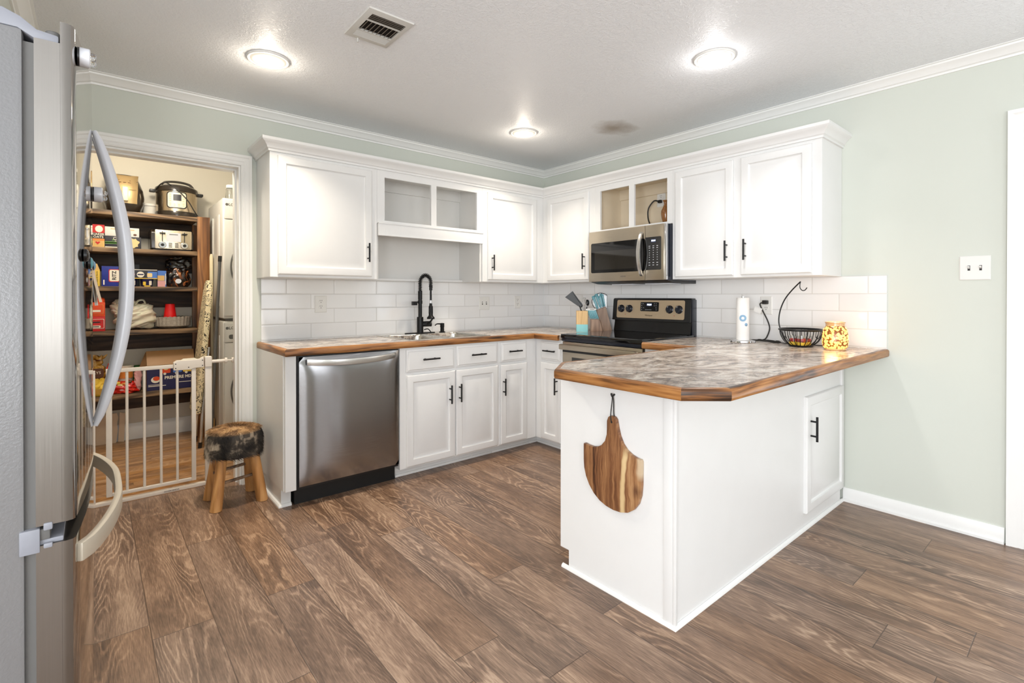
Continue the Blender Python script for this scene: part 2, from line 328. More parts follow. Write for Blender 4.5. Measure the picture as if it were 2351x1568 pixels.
# mosaic lamp glass
N = NT('lit_amber_mosaic_glass'); p = N.obj()
vo = N.n('ShaderNodeTexVoronoi', feature='F1'); N.put(vo, 'Vector', N.mapping(p, (1, 1, 1))); N.put(vo, 'Scale', 68.0); N.put(vo, 'Randomness', 0.9)
d = vo.outputs['Distance']
ringm = N.ramp(d, [(0.0, (0.5, 0.5, 0.5, 1)), (0.16, (0.35, 0.35, 0.35, 1)), (0.22, (1, 1, 1, 1)), (0.50, (1, 1, 1, 1)), (0.60, (0.0, 0.0, 0.0, 1))])
col = N.mix(ringm, lin(176, 88, 22), lin(255, 196, 90))
N.set(color=N.mix(ringm, lin(90, 50, 16), lin(226, 180, 100)), rough=0.25, em=col, ems=N.math('ADD', N.math('MULTIPLY', ringm, 1.1), 0.5)); M['mosaic'] = N.m
M['jarrim'] = plain('amber_glass_rim', (214, 170, 120), 0.15, var=0.05)
# fur
N = NT('goat_fur'); p = N.obj(); s = N.sep(p)
f = N.noise(N.mapping(p, (1, 1, 1.0)), 11.0, 3.0, 0.6, 0.6)
side = N.ramp(f, [(0.38, lin(36, 32, 30)), (0.52, lin(76, 68, 60)), (0.62, lin(176, 160, 140)), (0.75, lin(214, 200, 178))])
top = N.ramp(f, [(0.36, lin(110, 80, 52)), (0.5, lin(172, 134, 92)), (0.68, lin(206, 170, 122))])
N.set(color=N.mix(N.ramp(s[2], [(0.416, (0, 0, 0, 1)), (0.432, (1, 1, 1, 1))]), side, top), rough=0.75); M['fur'] = N.m

# ------------------------------------------------------------------ mesh helpers
W = {}
def V(*a): return Vector(a if len(a) > 1 else a[0])
class MB:
    def __init__(s): s.b = bmesh.new()
    def faces(s, vs, fs):
        v = [s.b.verts.new(p) for p in vs]
        for f in fs:
            try: s.b.faces.new([v[i] for i in f])
            except ValueError: pass
        return s
    def box(s, x0, y0, z0, x1, y1, z1):
        vs = [(x, y, z) for z in (z0, z1) for y in (y0, y1) for x in (x0, x1)]
        return s.faces(vs, [(0, 2, 3, 1), (4, 5, 7, 6), (0, 1, 5, 4), (2, 6, 7, 3), (0, 4, 6, 2), (1, 3, 7, 5)])
    def mbox(s, mp, s0, s1, d0, d1, z0, z1):
        vs = [mp(a, d, z) for z in (z0, z1) for d in (d0, d1) for a in (s0, s1)]
        return s.faces(vs, [(0, 2, 3, 1), (4, 5, 7, 6), (0, 1, 5, 4), (2, 6, 7, 3), (0, 4, 6, 2), (1, 3, 7, 5)])
    def rings(s, rr, cap0=True, cap1=True, closed=True, loop=False):
        n = len(rr[0]); vs = [s.b.verts.new(p) for r in rr for p in r]; m = len(rr)
        g = lambda i, j: vs[(i % m) * n + j % n]
        for i in range(m if loop else m - 1):
            for j in range(n if closed else n - 1):
                f = [g(i, j), g(i, j + 1), g(i + 1, j + 1), g(i + 1, j)]
                try: s.b.faces.new(f)
                except ValueError: pass
        if not loop and closed:
            if cap0: s.b.faces.new([g(0, j) for j in range(n)][::-1])
            if cap1: s.b.faces.new([g(m - 1, j) for j in range(n)])
        return s
    def tube(s, pts, r, n=8, closed=False, cap=True, flat=1.0):
        pts = [Vector(p) for p in pts]; m = len(pts); rr = []
        rad = r if isinstance(r, (list, tuple)) else [r] * m
        t0 = (pts[1] - pts[0]).normalized()
        u = t0.orthogonal().normalized()
        for i in range(m):
            if closed: t = (pts[(i + 1) % m] - pts[i - 1]).normalized()
            else: t = (pts[min(i + 1, m - 1)] - pts[max(i - 1, 0)]).normalized()
            u = (u - t * u.dot(t)); u = u.normalized() if u.length > 1e-6 else t.orthogonal().normalized()
            w = t.cross(u)
            rr.append([pts[i] + (u * math.cos(a) * flat + w * math.sin(a)) * rad[i] for a in [2 * PI * k / n for k in range(n)]])
        return s.rings(rr, cap, cap, True, closed)
    def cyl(s, p0, p1, r0, r1=None, n=20): return s.tube([p0, p1], [r0, r0 if r1 is None else r1], n)
    def ribbon(s, pts, w, t, up):
        """flat strap: width w along 'up'-ish axis, thickness t"""
        pts = [Vector(p) for p in pts]; up = Vector(up).normalized(); rr = []
        for i, p in enumerate(pts):
            d = (pts[min(i + 1, len(pts) - 1)] - pts[max(i - 1, 0)]).normalized()
            n = d.cross(up).normalized()
            ww = w[i] if isinstance(w, (list, tuple)) else w
            rr.append([p + up * ww / 2 + n * t / 2, p + up * ww / 2 - n * t / 2, p - up * ww / 2 - n * t / 2, p - up * ww / 2 + n * t / 2])
        return s.rings(rr)
    def lathe(s, prof, c, n=32, cap=True, sx=1.0, sy=1.0):
        c = Vector(c)
        return s.rings([[c + Vector((r * sx * math.cos(2 * PI * k / n), r * sy * math.sin(2 * PI * k / n), z)) for k in range(n)] for r, z in prof], cap, cap)
    def prism(s, poly, ax, a, b, f=None):
        mk = {'x': lambda p, t: (t, p[0], p[1]), 'y': lambda p, t: (p[0], t, p[1]), 'z': lambda p, t: (p[0], p[1], t)}[ax] if f is None else f
        n = len(poly); vs = [mk(p, a) for p in poly] + [mk(p, b) for p in poly]
        return s.faces(vs, [tuple(range(n))[::-1], tuple(range(n, 2 * n))] + [(i, (i + 1) % n, n + (i + 1) % n, n + i) for i in range(n)])
    def ball(s, c, r, n=14, sc=(1, 1, 1), m=8):
        c = Vector(c); pr = [(math.sin(PI * i / m) * r, -math.cos(PI * i / m) * r) for i in range(1, m)]
        rr = [[c + Vector((p * sc[0] * math.cos(2 * PI * k / n), p * sc[1] * math.sin(2 * PI * k / n), z * sc[2])) for k in range(n)] for p, z in pr]
        return s.rings(rr)
    def panel(s, mp, s0, s1, z0, z1, d0, prof):
        """raised-panel slab: prof = (inset, depth) from rim to centre; back at d0"""
        rr = []
        for ins, d in [(0, 0)] + prof:
            rr.append([mp(s0 + ins, d0 + d, z0 + ins), mp(s1 - ins, d0 + d, z0 + ins), mp(s1 - ins, d0 + d, z1 - ins), mp(s0 + ins, d0 + d, z1 - ins)])
        return s.rings(rr)
    def sweep(s, prof, path, side=1, closed=False):
        """prof: list of (outward, z); path: plan polyline; outward = left*side, mitred"""
        n = len(path); rr = []; P = [Vector((p[0], p[1])) for p in path]
        seg = []
        for i in range(n if closed else n - 1):
            d = (P[(i + 1) % n] - P[i]).normalized(); seg.append(Vector((-d.y, d.x)) * side)
        for i in range(n):
            if closed: a, b = seg[i - 1], seg[i]
            else: a, b = seg[max(i - 1, 0)], seg[min(i, n - 2)]
            mv = (a + b) / (1 + a.dot(b))
            rr.append([(P[i].x + mv.x * o, P[i].y + mv.y * o, z) for o, z in prof])
        return s.rings(rr, True, True, True, closed)
    def text(s, body, size, o, u, v, thick=0.0004, align='CENTER', bold=0.0, sx=1.0):
        cu = bpy.data.curves.new('t', 'FONT'); cu.body = body; cu.size = size; cu.align_x = align; cu.align_y = 'CENTER'
        cu.extrude = thick / 2; cu.offset = bold; cu.resolution_u = 2
        ob = bpy.data.objects.new('t', cu); COL.objects.link(ob)
        me = bpy.data.meshes.new_from_object(ob.evaluated_get(bpy.context.evaluated_depsgraph_get()))
        o, u, v = Vector(o), Vector(u).normalized(), Vector(v).normalized(); w = u.cross(v)
        vs = [o + u * p.co.x * sx + v * p.co.y + w * p.co.z for p in me.vertices]
        s.faces(vs, [tuple(p.vertices) for p in me.polygons])
        bpy.data.objects.remove(ob); bpy.data.curves.remove(cu); bpy.data.meshes.remove(me)
        return s
    def decal(s, poly, o, u, v, t=0.0006):
        o, u, v = Vector(o), Vector(u).normalized(), Vector(v).normalized(); w = u.cross(v)
        n = len(poly); a = [o + u * p[0] + v * p[1] for p in poly]
        return s.faces([p for p in a] + [p + w * t for p in a], [tuple(range(n))[::-1], tuple(range(n, 2 * n))] + [(i, (i + 1) % n, n + (i + 1) % n, n + i) for i in range(n)])
    def xf(s, mat): bmesh.ops.transform(s.b, matrix=mat, verts=s.b.verts); return s
    def build(s, name, mat, parent=None, bevel=0.0, segs=2, ang=32, local=False, recalc=True, world=None):
        b = s.b
        if recalc: bmesh.ops.recalc_face_normals(b, faces=b.faces)
        if bevel:
            es = [e for e in b.edges if len(e.link_faces) == 2 and e.calc_face_angle(0) > math.radians(40)]
            bmesh.ops.bevel(b, geom=es, offset=bevel, segments=segs, profile=0.6, affect='EDGES', clamp_overlap=True)
        for f in b.faces: f.smooth = True
        for e in b.edges:
            if len(e.link_faces) == 2 and e.calc_face_angle(0) > math.radians(ang): e.smooth = False
        me = bpy.data.meshes.new(name)
        o = bpy.data.objects.new(name, me); COL.objects.link(o)
        if parent:
            o.parent = parent; W[o.name] = W[parent.name]
            if not local: b.transform(W[parent.name].inverted())
        else:
            if world is None:
                xs = [v.co for v in b.verts]
                lo = [min(p[i] for p in xs) for i in range(3)]; hi = [max(p[i] for p in xs) for i in range(3)]
                world = Vector(((lo[0] + hi[0]) / 2, (lo[1] + hi[1]) / 2, lo[2]))
            world = Vector(world); b.transform(Matrix.Translation(-world)); o.location = world
            W[o.name] = Matrix.Translation(world)
        b.to_mesh(me); b.free()
        if mat is not None: me.materials.append(M[mat] if isinstance(mat, str) else mat)
        return o
def tag(o, label=None, cat=None, group=None, kind=None):
    if label: o['label'] = label
    if cat: o['category'] = cat
    if group: o['group'] = group
    if kind: o['kind'] = kind
    return o
def thing(name, label, cat, loc=(0, 0, 0), rz=0.0, group=None):
    o = bpy.data.objects.new(name, None); COL.objects.link(o); o.empty_display_size = 0.05
    o.location = loc; o.rotation_euler = (0, 0, rz)
    W[o.name] = Matrix.Translation(Vector(loc)) @ Matrix.Rotation(rz, 4, 'Z')
    return tag(o, label, cat, group)
def struct(o, label, cat='structure'): return tag(o, label, cat, None, 'structure')
def kids(o): return [c for c in bpy.data.objects if c.parent == o]
def dup(root, delta, label, rz=None):
    r = root.copy(); COL.objects.link(r); r.location = Vector(root.location) + Vector(delta); r['label'] = label
    if rz is not None: r.rotation_euler = (0, 0, rz)
    for ch in kids(root):
        c = ch.copy(); COL.objects.link(c); c.parent = r
        for g in kids(ch):
            d = g.copy(); COL.objects.link(d); d.parent = c
    return r
def smooth_path(pts, k=6):
    P = [Vector(p) for p in pts]; out = []
    for i in range(len(P) - 1):
        a, b, c, d = P[max(i - 1, 0)], P[i], P[i + 1], P[min(i + 2, len(P) - 1)]
        for j in range(k):
            t = j / k
            out.append(0.5 * ((2 * b) + (c - a) * t + (2 * a - 5 * b + 4 * c - d) * t * t + (3 * b - a - 3 * c + d) * t ** 3))
    return out + [P[-1]]
def rrect(w, h, r, n=5, cx=0, cy=0):
    out = []
    for sx, sy, a0 in ((1, 1, 0), (-1, 1, 90), (-1, -1, 180), (1, -1, 270)):
        for k in range(n + 1):
            a = math.radians(a0 + 90 * k / n)
            out.append((cx + sx * (w / 2 - r) + r * math.cos(a), cy + sy * (h / 2 - r) + r * math.sin(a)))
    return out
def circ(r, n=20, cx=0, cy=0, sx=1.0): return [(cx + r * sx * math.cos(2 * PI * k / n), cy + r * math.sin(2 * PI * k / n)) for k in range(n)]
PX = lambda s, d, z: (s, -d, z)          # sink wall: s = x, d = distance from wall
PY = lambda s, d, z: (-d, -s, z)         # range wall: s = -y

# ------------------------------------------------------------------ room
CEIL = 2.432; TW = 0.18
struct(MB().box(-5.5, -6.5, -0.06, 0.1, 0.13, 0.0).build('floor', 'floor'), 'brown oak look plank floor of the kitchen', 'floor')
struct(MB().box(-4.5, 0.13, -0.06, -1.7, 1.76, 0.0).build('floor', 'pfloor'), 'honey coloured strip floor of the pantry', 'floor')
struct(MB().box(-5.6, -6.6, CEIL, 0.1, 1.86, CEIL + 0.1).build('ceiling', 'ceiling'), 'white textured ceiling', 'ceiling')
OX0, OX1, OZ = -3.455, -2.69, 2.05
m = MB().box(-3.67, 0, 0, OX0, TW, CEIL).box(OX0, 0, OZ, OX1, TW, CEIL).box(OX1, 0, 0, 0.1, TW, CEIL)
struct(m.build('wall_back', 'wall'), 'sage wall with the pantry doorway behind the sink', 'wall')
m = MB().box(0, -3.33, 0, 0.1, 0, CEIL).box(0, -4.16, 2.05, 0.1, -3.33, CEIL).box(0, -6.5, 0, 0.1, -4.16, CEIL)
struct(m.build('wall_right', 'wall'), 'sage wall behind the range', 'wall')
m = MB().box(-3.77, -1.2, 0, -3.67, TW, CEIL).box(-4.35, -1.25, 0, -3.67, -1.2, CEIL).box(-4.45, -2.35, 0, -4.35, -1.2, CEIL).box(-5.5, -2.35, 0, -4.35, -2.25, CEIL)
struct(m.build('wall_left', 'wall'), 'sage wall with the fridge alcove', 'wall')
m = MB().box(-5.6, -3.0, 0, -5.5, -2.25, CEIL).box(-5.6, -6.6, 0, -5.5, -5.8, CEIL).box(-5.6, -5.8, 0, -5.5, -3.0, 0.35).box(-5.6, -5.8, 2.3, -5.5, -3.0, CEIL)
struct(m.build('wall_side', 'wall'), 'sage wall with a wide window', 'wall')
m = MB()
for a, b in ((-5.5, -4.6), (-2.9, -1.6), (-0.5, 0.1)): m.box(a, -6.6, 0, b, -6.5, CEIL)
for a, b in ((-4.6, -2.9), (-1.6, -0.5)): m.box(a, -6.6, 0, b, -6.5, 0.65).box(a, -6.6, 2.2, b, -6.5, CEIL)
struct(m.build('wall_front', 'wall'), 'sage wall with two windows behind the camera', 'wall')
def window(name, mp, s0, s1, z0, z1, nm):
    m = MB()
    for a, b, c, d in ((s0, s0 + .05, z0, z1), (s1 - .05, s1, z0, z1), (s0, s1, z0, z0 + .05), (s0, s1, z1 - .05, z1)): m.mbox(mp, a, b, -0.07, 0.02, c, d)
    for k in range(1, nm): x = s0 + (s1 - s0) * k / nm; m.mbox(mp, x - .02, x + .02, -0.06, 0.0, z0, z1)
    zc = (z0 + z1) / 2; m.mbox(mp, s0, s1, -0.055, 0.0, zc - .02, zc + .02)
    o = struct(m.build(name, 'trim'), 'white framed window', 'window'); return o
window('window_1', lambda s, d, z: (s, -6.5 + d, z), -1.6, -0.5, 0.65, 2.2, 2)
window('window_2', lambda s, d, z: (s, -6.5 + d, z), -4.6, -2.9, 0.65, 2.2, 2)
window('window_3', lambda s, d, z: (-5.5 + d, s, z), -5.8, -3.0, 0.35, 2.3, 3)
# pantry shell
struct(MB().box(-4.5, 1.74, 0, -1.7, 1.84, CEIL).build('wall_pantry_back', 'pantry'), 'cream pantry wall behind the shelves', 'wall')
struct(MB().box(-4.5, TW, 0, -4.4, 1.74, CEIL).build('wall_pantry_left', 'pantry'), 'cream pantry side wall', 'wall')
struct(MB().box(-1.8, TW, 0, -1.7, 1.74, CEIL).build('wall_pantry_right', 'pantry'), 'cream pantry wall beside the dryer', 'wall')
m = MB().box(-4.4, TW, 0, -3.77, TW + .02, CEIL)
struct(m.build('wall_pantry_front', 'pantry'), 'cream pantry wall beside the doorway', 'wall')
lamp('pantry_lamp', (-3.15, 0.62, 2.28), 26, (1.0, 0.89, 0.73), 0.09)

# crown moulding, baseboards, casings
CRW = [(0, CEIL - .058), (.008, CEIL - .058), (.010, CEIL - .048), (.020, CEIL - .044), (.030, CEIL - .030), (.046, CEIL - .018), (.052, CEIL - .014), (.054, CEIL - .006), (.064, CEIL - .004), (.064, CEIL), (0, CEIL)]
struct(MB().sweep(CRW, [(0, -6.5), (0, 0), (-3.67, 0), (-3.67, -1.2)], 1).build('trim_1', 'trim', ang=24), 'white crown moulding along the ceiling', 'crown moulding')
BBP = [(0, 0), (.024, 0), (.024, .012), (.014, .018), (.013, .062), (.009, .070), (.006, .078), (0, .078)]
struct(MB().sweep(BBP, [(0, -3.262), (0, -2.576)], 1).build('baseboard_right', 'trim', ang=50), 'white baseboard under the light switch', 'baseboard')
PBB = [(0, 0), (.014, 0), (.013, .105), (.008, .118), (.006, .135), (0, .135)]
struct(MB().sweep(PBB, [(-1.8, 1.74), (-4.4, 1.74)], 1).build('baseboard_pantry', 'trim', ang=50), 'white baseboard at the back of the pantry', 'baseboard')
def casing(name, mp, s0, s1, zt, w, wt, d0, label, lo=True, hi=True):
    m = MB()
    prof = lambda w: [(0, 0), (0, .010), (w * .12, .014), (w * .3, .012), (w * .42, .016), (w * .7, .017), (w * .78, .021), (w, .021), (w, 0)]
    for on, e, sg in ((lo, s0, -1), (hi, s1, 1)):
        if not on: continue
        rr = [[mp(e + sg * a, d0 + d, 0) for a, d in prof(w)], [mp(e + sg * a, d0 + d, zt + a * wt / w) for a, d in prof(w)]]
        m.rings(rr)
    rr = [[mp(s0 - a * w / wt, d0 + d, zt + a) for a, d in prof(wt)], [mp(s1 + a * w / wt, d0 + d, zt + a) for a, d in prof(wt)]]
    m.rings(rr)
    return m
m = casing('c', PX, OX0, OX1, OZ, .062, .066, 0, '')
m.box(OX1 - .012, .001, 0, OX1 - .0005, TW, OZ - .0005).box(OX0 + .0005, .001, 0, OX0 + .012, TW, OZ - .0005).box(OX0 + .012, .001, OZ - .012, OX1 - .012, TW, OZ - .0005).box(OX1 - .022, .07, 0, OX1 - .0121, .105, OZ - .0221).box(OX0 + .0121, .07, OZ - .022, OX1 - .0121, .105, OZ - .0121)
struct(m.build('trim_2', 'trim', ang=22), 'white door casing around the pantry doorway', 'door casing')
m = casing('c', PY, 3.33, 4.16, 2.05, .062, .062, 0, '')
struct(m.build('trim_3', 'trim', ang=40), 'white door casing at the right edge', 'door casing')
m = MB()
for q in ((3.335, 3.445, .01, 2.045), (4.045, 4.155, .01, 2.045), (3.445, 4.045, .01, .30), (3.445, 4.045, 1.93, 2.045)): m.mbox(PY, q[0], q[1], -.090, -.050, q[2], q[3])
d = struct(m.build('door_1', 'trim', bevel=.002), 'white glazed door in the right wall', 'door')
MB().mbox(PY, 3.445, 4.045, -.073, -.067, .30, 1.93).build('pane', 'pane', d)
MB().ball((.005, -3.39, 1.0), .028).cyl((.05, -3.39, 1.0), (.005, -3.39, 1.0), .011).build('door_knob', 'chrome', d)

# subway tile
tag(MB().box(-2.573, -0.008, 0.914, -0.008, 0, 1.332).build('tile_backsplash', 'tilex'), 'white subway tile backsplash behind the sink and faucet', 'backsplash', None, 'structure')
tag(MB().box(-0.008, -2.786, 0.914, 0, -0.0, 1.332).build('tile_backsplash', 'tiley'), 'white subway tile backsplash behind the range', 'backsplash', None, 'structure')

# ------------------------------------------------------------------ ceiling fixtures
def can(x, y, lens, power, col, label, halo):
    t = thing('recessed_light', label, 'ceiling light', (x, y, CEIL))
    z = CEIL
    MB().lathe([(.100, z), (.100, z - .005), (.096, z - .009), (.089, z - .010), (.085, z - .006)], (x, y, 0), 48, False).build('trim_ring', 'white', t)
    MB().lathe([(.0855, z - .006), (.078, z - .012), (.055, z - .017), (.03, z - .019), (.004, z - .0195)], (x, y, 0), 40).build('lens', lens, t)
    d = bpy.data.lights.new('can', 'AREA'); d.shape = 'DISK'; d.size = .14; d.spread = 2.0; d.energy = power; d.color = col
    o = bpy.data.objects.new('can_light', d); COL.objects.link(o); o.location = (x, y, z - .024)
    lamp('can_glow', (x, y, z - .055), halo, col, .03)
WARM = (1.0, 0.89, 0.74); COOL = (1.0, 0.97, 0.95)
can(-2.725, -.80, 'lensw', 11, WARM, 'round recessed ceiling light left of the air vent', 2.0)
can(-.957, -.78, 'lensw', 6.5, WARM, 'round recessed ceiling light in the corner above the sink', 1.6)
can(-.985, -2.285, 'lensc', 4.6, COOL, 'bright white recessed ceiling light above the peninsula', 1.5)

v = thing('ceiling_air_vent', 'square metal ceiling vent with dusty dark louvers', 'vent', (-2.42, -1.445, CEIL))
x0, x1, y0, y1 = -2.528, -2.316, -1.585, -1.305; z = CEIL
a0, a1, b0, b1 = x0 + .026, x1 - .026, y0 + .030, y1 - .038
m = MB()
rr = [[(X0, Y0, zz), (X1, Y0, zz), (X1, Y1, zz), (X0, Y1, zz)] for X0, X1, Y0, Y1, zz in ((x0, x1, y0, y1, z), (x0 + .002, x1 - .002, y0 + .002, y1 - .002, z - .006), (x0 + .02, x1 - .02, y0 + .02, y1 - .02, z - .012), (a0, a1, b0, b1, z - .012), (a0, a1, b0, b1, z - .001))]
m.rings(rr, False, False)
m.box(a0, b0 + .052, z - .013, a1, b0 + .060, z - .004).box(a0, b1 - .062, z - .013, a1, b1 - .054, z - .004)
m.build('frame', 'nickel', v, recalc=True)
MB().box(a0, b0, z - .0025, a1, b1, z - .001).build('duct', 'ventd', v)
for k in range(4):
    yy = b0 + .006 + k * .0125
    MB().prism([(yy, z - .012), (yy + .002, z - .013), (yy + .010, z - .003), (yy + .008, z - .003)], 'x', a0, a1).build('louver', 'ventb', v)
for k in range(5):
    yy = b1 - .054 + k * .0105
    MB().prism([(yy, z - .003), (yy + .002, z - .003), (yy + .0115, z - .012), (yy + .0095, z - .013)], 'x', a0, a1).build('louver', 'nickel', v)
for k in range(8):
    xx = a0 + .006 + k * .0195
    MB().prism([(xx, z - .012), (xx + .002, z - .013), (xx + .012, z - .003), (xx + .010, z - .003)], 'y', b0 + .060, b1 - .062, lambda p, t: (p[0], t, p[1])).build('louver', 'ventb', v)
MB().cyl((x0 + .06, y1 - .016, z - .010), (x0 + .06, y1 - .016, z - .030), .004).build('damper_lever', 'nickel', v)

# ------------------------------------------------------------------ plates on the walls
def wallplate(name, label, cat, mp, s, z, w, h, kind, d0=.008):
    t = thing(name, label, cat, mp(s, d0, z - h / 2))
    m = MB(); m.panel(mp, s - w / 2, s + w / 2, z - h / 2, z + h / 2, d0, [(0, .003), (.004, .0055)])
    m.build('cover_plate', 'white', t)
    if kind == 'outlet':
        for dz in (.0195, -.0195):
            r = MB(); r.prism(circ(.0165, 20, s, z + dz), 'y', 0, 1, lambda p, q: mp(p[0], d0 + .005 + q * .002, p[1])); o = r.build('receptacle', 'white', t)
            k = MB()
            for ds in (-.006, .006): k.mbox(mp, s + ds - .0012, s + ds + .0012, d0 + .0068, d0 + .0076, z + dz + .001, z + dz + .010)
            k.prism(circ(.0026, 10, s, z + dz - .0075), 'y', 0, 1, lambda p, q: mp(p[0], d0 + .0068 + q * .0008, p[1]))
            k.build('slots', 'dark', o)
    else:
        for ds in (-.022, .022):
            o = MB().mbox(mp, s + ds - .005, s + ds + .005, d0 + .005, d0 + .006, z - .013, z + .013).build('switch_slot', 'dark', t)
            MB().prism([(z - .004, 0), (z + .006, 0), (z + .010, .011), (z + .004, .012)], 'x', 0, 1, lambda p, q: mp(s + ds - .0035 + q * .007, d0 + .005 + p[1], p[0])).build('toggle', 'white', o)
    return t
wallplate('wall_outlet', 'white double outlet on the tile above the dishwasher', 'outlet', PX, -2.187, 1.157, .083, .118, 'outlet')
wallplate('light_switch', 'white two toggle switch plate on the tile right of the faucet', 'switch', PX, -.747, 1.150, .116, .116, 'switch')
wallplate('wall_outlet', 'white outlet on the tile near the corner of the sink wall', 'outlet', PX, -.358, 1.157, .075, .118, 'outlet')
wallplate('wall_outlet', 'white outlet on the tile with a black plug in its upper socket', 'outlet', PY, 2.132, 1.152, .075, .118, 'outlet')
wallplate('light_switch', 'white double light switch on the bare sage wall', 'switch', PY, 3.150, 1.356, .118, .122, 'switch', 0.0)

# ------------------------------------------------------------------ cabinets
DP = [(0, .012), (.004, .017), (.009, .0185), (.046, .019), (.049, .012), (.054, .0085), (.060, .0085), (.088, .0185)]
DRP = [(0, .009), (.006, .012), (.011, .013), (.016, .019)]
def pull(mp, s, d, z, vert, parent, L=.128):
    m = MB(); h = L / 2
    P = (lambda t, dd: mp(s, dd, z + t)) if vert else (lambda t, dd: mp(s + t, dd, z))
    m.cyl(P(-h, d + .030), P(h, d + .030), .0058, n=12)
    for t in (-.038, .038): m.cyl(P(t, d - .001), P(t, d + .030), .0048, n=10)
    return m.build('handle', 'pull', parent)
def door(mp, s0, s1, z0, z1, d, parent, hs, hz, prof=DP, vert=True, name='door'):
    o = MB().panel(mp, s0, s1, z0, z1, d, prof).build(name, 'cab', parent, ang=20)
    if hs is not None: pull(mp, hs, d + .019, hz, vert, o)
    return o
def closed_box(mp, s0, s1, d0, d1, z0, z1, parent, name='carcass', mat='cab'):
    return MB().mbox(mp, s0, s1, d0, d1, z0, z1).build(name, mat, parent, bevel=.0015, segs=1)
UZ0, UZ1, UD = 1.330, 2.112, .3235
lab = 'cabinet'
t = thing('wall_cabinet', 'white wall cabinet with one large door left of the open cubbies', lab, (-2.25, -.16, UZ0))
closed_box(PX, -2.599, -1.909, 0.002, UD, UZ0, UZ1, t)
door(PX, -2.556, -1.952, 1.347, 2.072, UD, t, -1.985, 1.508)
# open cubbies
def open_unit(t, mp, s0, s1, z0, z1, ops, oz0, oz1, mat, floor_z):
    m = MB()
    m.mbox(mp, s0, s0 + .016, .002, UD - .018, z0, z1).mbox(mp, s1 - .016, s1, .002, UD - .018, z0, z1)
    m.mbox(mp, s0 + .016, s1 - .016, .002, .012, z0, z1).mbox(mp, s0 + .016, s1 - .016, .012, UD - .018, z1 - .016, z1)
    m.mbox(mp, s0 + .016, s1 - .016, .012, UD - .018, floor_z - .016, floor_z)
    m.mbox(mp, s0 + .016, s1 - .016, .012, .03, z1 - .10, z1 - .016)
    m.build('carcass', mat, t)
    f = MB(); e = [s0] + [x for op in ops for x in op] + [s1]
    for i in range(0, len(e), 2): f.mbox(mp, e[i], e[i + 1], UD - .018, UD, oz0, oz1)
    f.mbox(mp, s0, s1, UD - .018, UD, oz1, z1).mbox(mp, s0, s1, UD - .018, UD, floor_z - .018 if floor_z > z0 + .02 else z0, oz0)
    f.build('face_frame', 'cab', t)
t = thing('open_cabinet', 'white open wall cabinet with two cubbies and a niche above the sink', lab, (-1.454, -.16, UZ0))
open_unit(t, PX, -1.909, -1.0, UZ0, UZ1, [(-1.852, -1.477), (-1.431, -1.054)], 1.742, 2.043, 'cabin', 1.738)
m = MB().mbox(PX, -1.905, -1.004, UD - .018, UD + .018, 1.640, 1.722).mbox(PX, -1.905, -1.004, UD - .01, UD + .023, 1.716, 1.726)
m.mbox(PX, -1.905, -1.004, UD - .01, UD + .023, 1.634, 1.643); m.build('valance', 'cab', t, bevel=.002)
MB().mbox(PX, -1.893, -1.016, .012, .060, UZ0, UZ0 + .018).build('lower_ledge', 'cab', t, bevel=.002)
t = thing('wall_cabinet', 'white wall cabinet with one door right of the open cubbies, in the corner', lab, (-.66, -.16, UZ0))
closed_box(PX, -1.0, -UD, 0.002, UD, UZ0, UZ1, t)
door(PX, -.952, -.414, 1.347, 2.062, UD, t, -.916, 1.486)
t = thing('wall_cabinet', 'white corner wall cabinet with one door left of the microwave', lab, (-.16, -.46, UZ0))
closed_box(PY, 0.002, .931, 0.002, UD, UZ0, UZ1, t)
door(PY, .392, .872, 1.347, 2.066, UD, t, .836, 1.496)
t = thing('open_cabinet', 'white open cabinet with two empty looking cubbies above the microwave', lab, (-.16, -1.28, 1.72))
open_unit(t, PY, .931, 1.631, 1.722, UZ1, [(.983, 1.261), (1.308, 1.588)], 1.738, 2.046, 'cabwood', 1.738)
t = thing('wall_cabinet', 'white wall cabinet with two doors right of the microwave', lab, (-.16, -2.09, UZ0))
closed_box(PY, 1.631, 2.562, 0.002, UD, UZ0, UZ1, t)
door(PY, 1.658, 2.066, 1.345, 2.070, UD, t, 2.030, 1.499)
door(PY, 2.115, 2.513, 1.345, 2.072, UD, t, 2.148, 1.499)
CC = [(0, 2.092), (.010, 2.092), (.010, 2.104), (.018, 2.110), (.022, 2.120), (.036, 2.136), (.048, 2.144), (.052, 2.150), (.052, 2.166), (0, 2.166)]
tag(MB().sweep(CC, [(-2.599, -.001), (-2.599, -UD), (-UD, -UD), (-UD, -2.562), (-.001, -2.562)], -1).build('cabinet_crown_moulding', 'cab', ang=24), 'white crown moulding running along the tops of all the wall cabinets', 'moulding')

# --- base cabinets, sink run
BF = .61
t = thing('cabinet_end_panel', 'narrow white cabinet end panel left of the dishwasher', 'panel', (-2.565, -.3, 0))
MB().box(-2.600, -.590, .105, -2.582, -.002, .874).box(-2.594, -BF, .105, -2.534, -.588, .874).build('side_panel', 'cab', t, bevel=.0015, segs=1)
MB().box(-2.594, -.525, 0, -2.540, -.002, .105).build('base', 'cab', t)
MB().sweep([(0, 0), (.018, 0), (.017, .008), (.011, .015), (0, .018)], [(-2.594, -.002), (-2.594, -.525), (-2.540, -.525)], -1).build('quarter_round', 'trim', t)
t = thing('sink_base_cabinet', 'white base cabinet with two doors under the sink', lab, (-1.47, -.3, 0))
MB().mbox(PX, -1.886, -1.063, 0.002, BF, .075, .715).mbox(PX, -1.886, -1.063, .585, BF, .715, .874).mbox(PX, -1.886, -1.868, .002, .585, .715, .874).mbox(PX, -1.081, -1.063, .002, .585, .715, .874).build('carcass', 'cab', t)
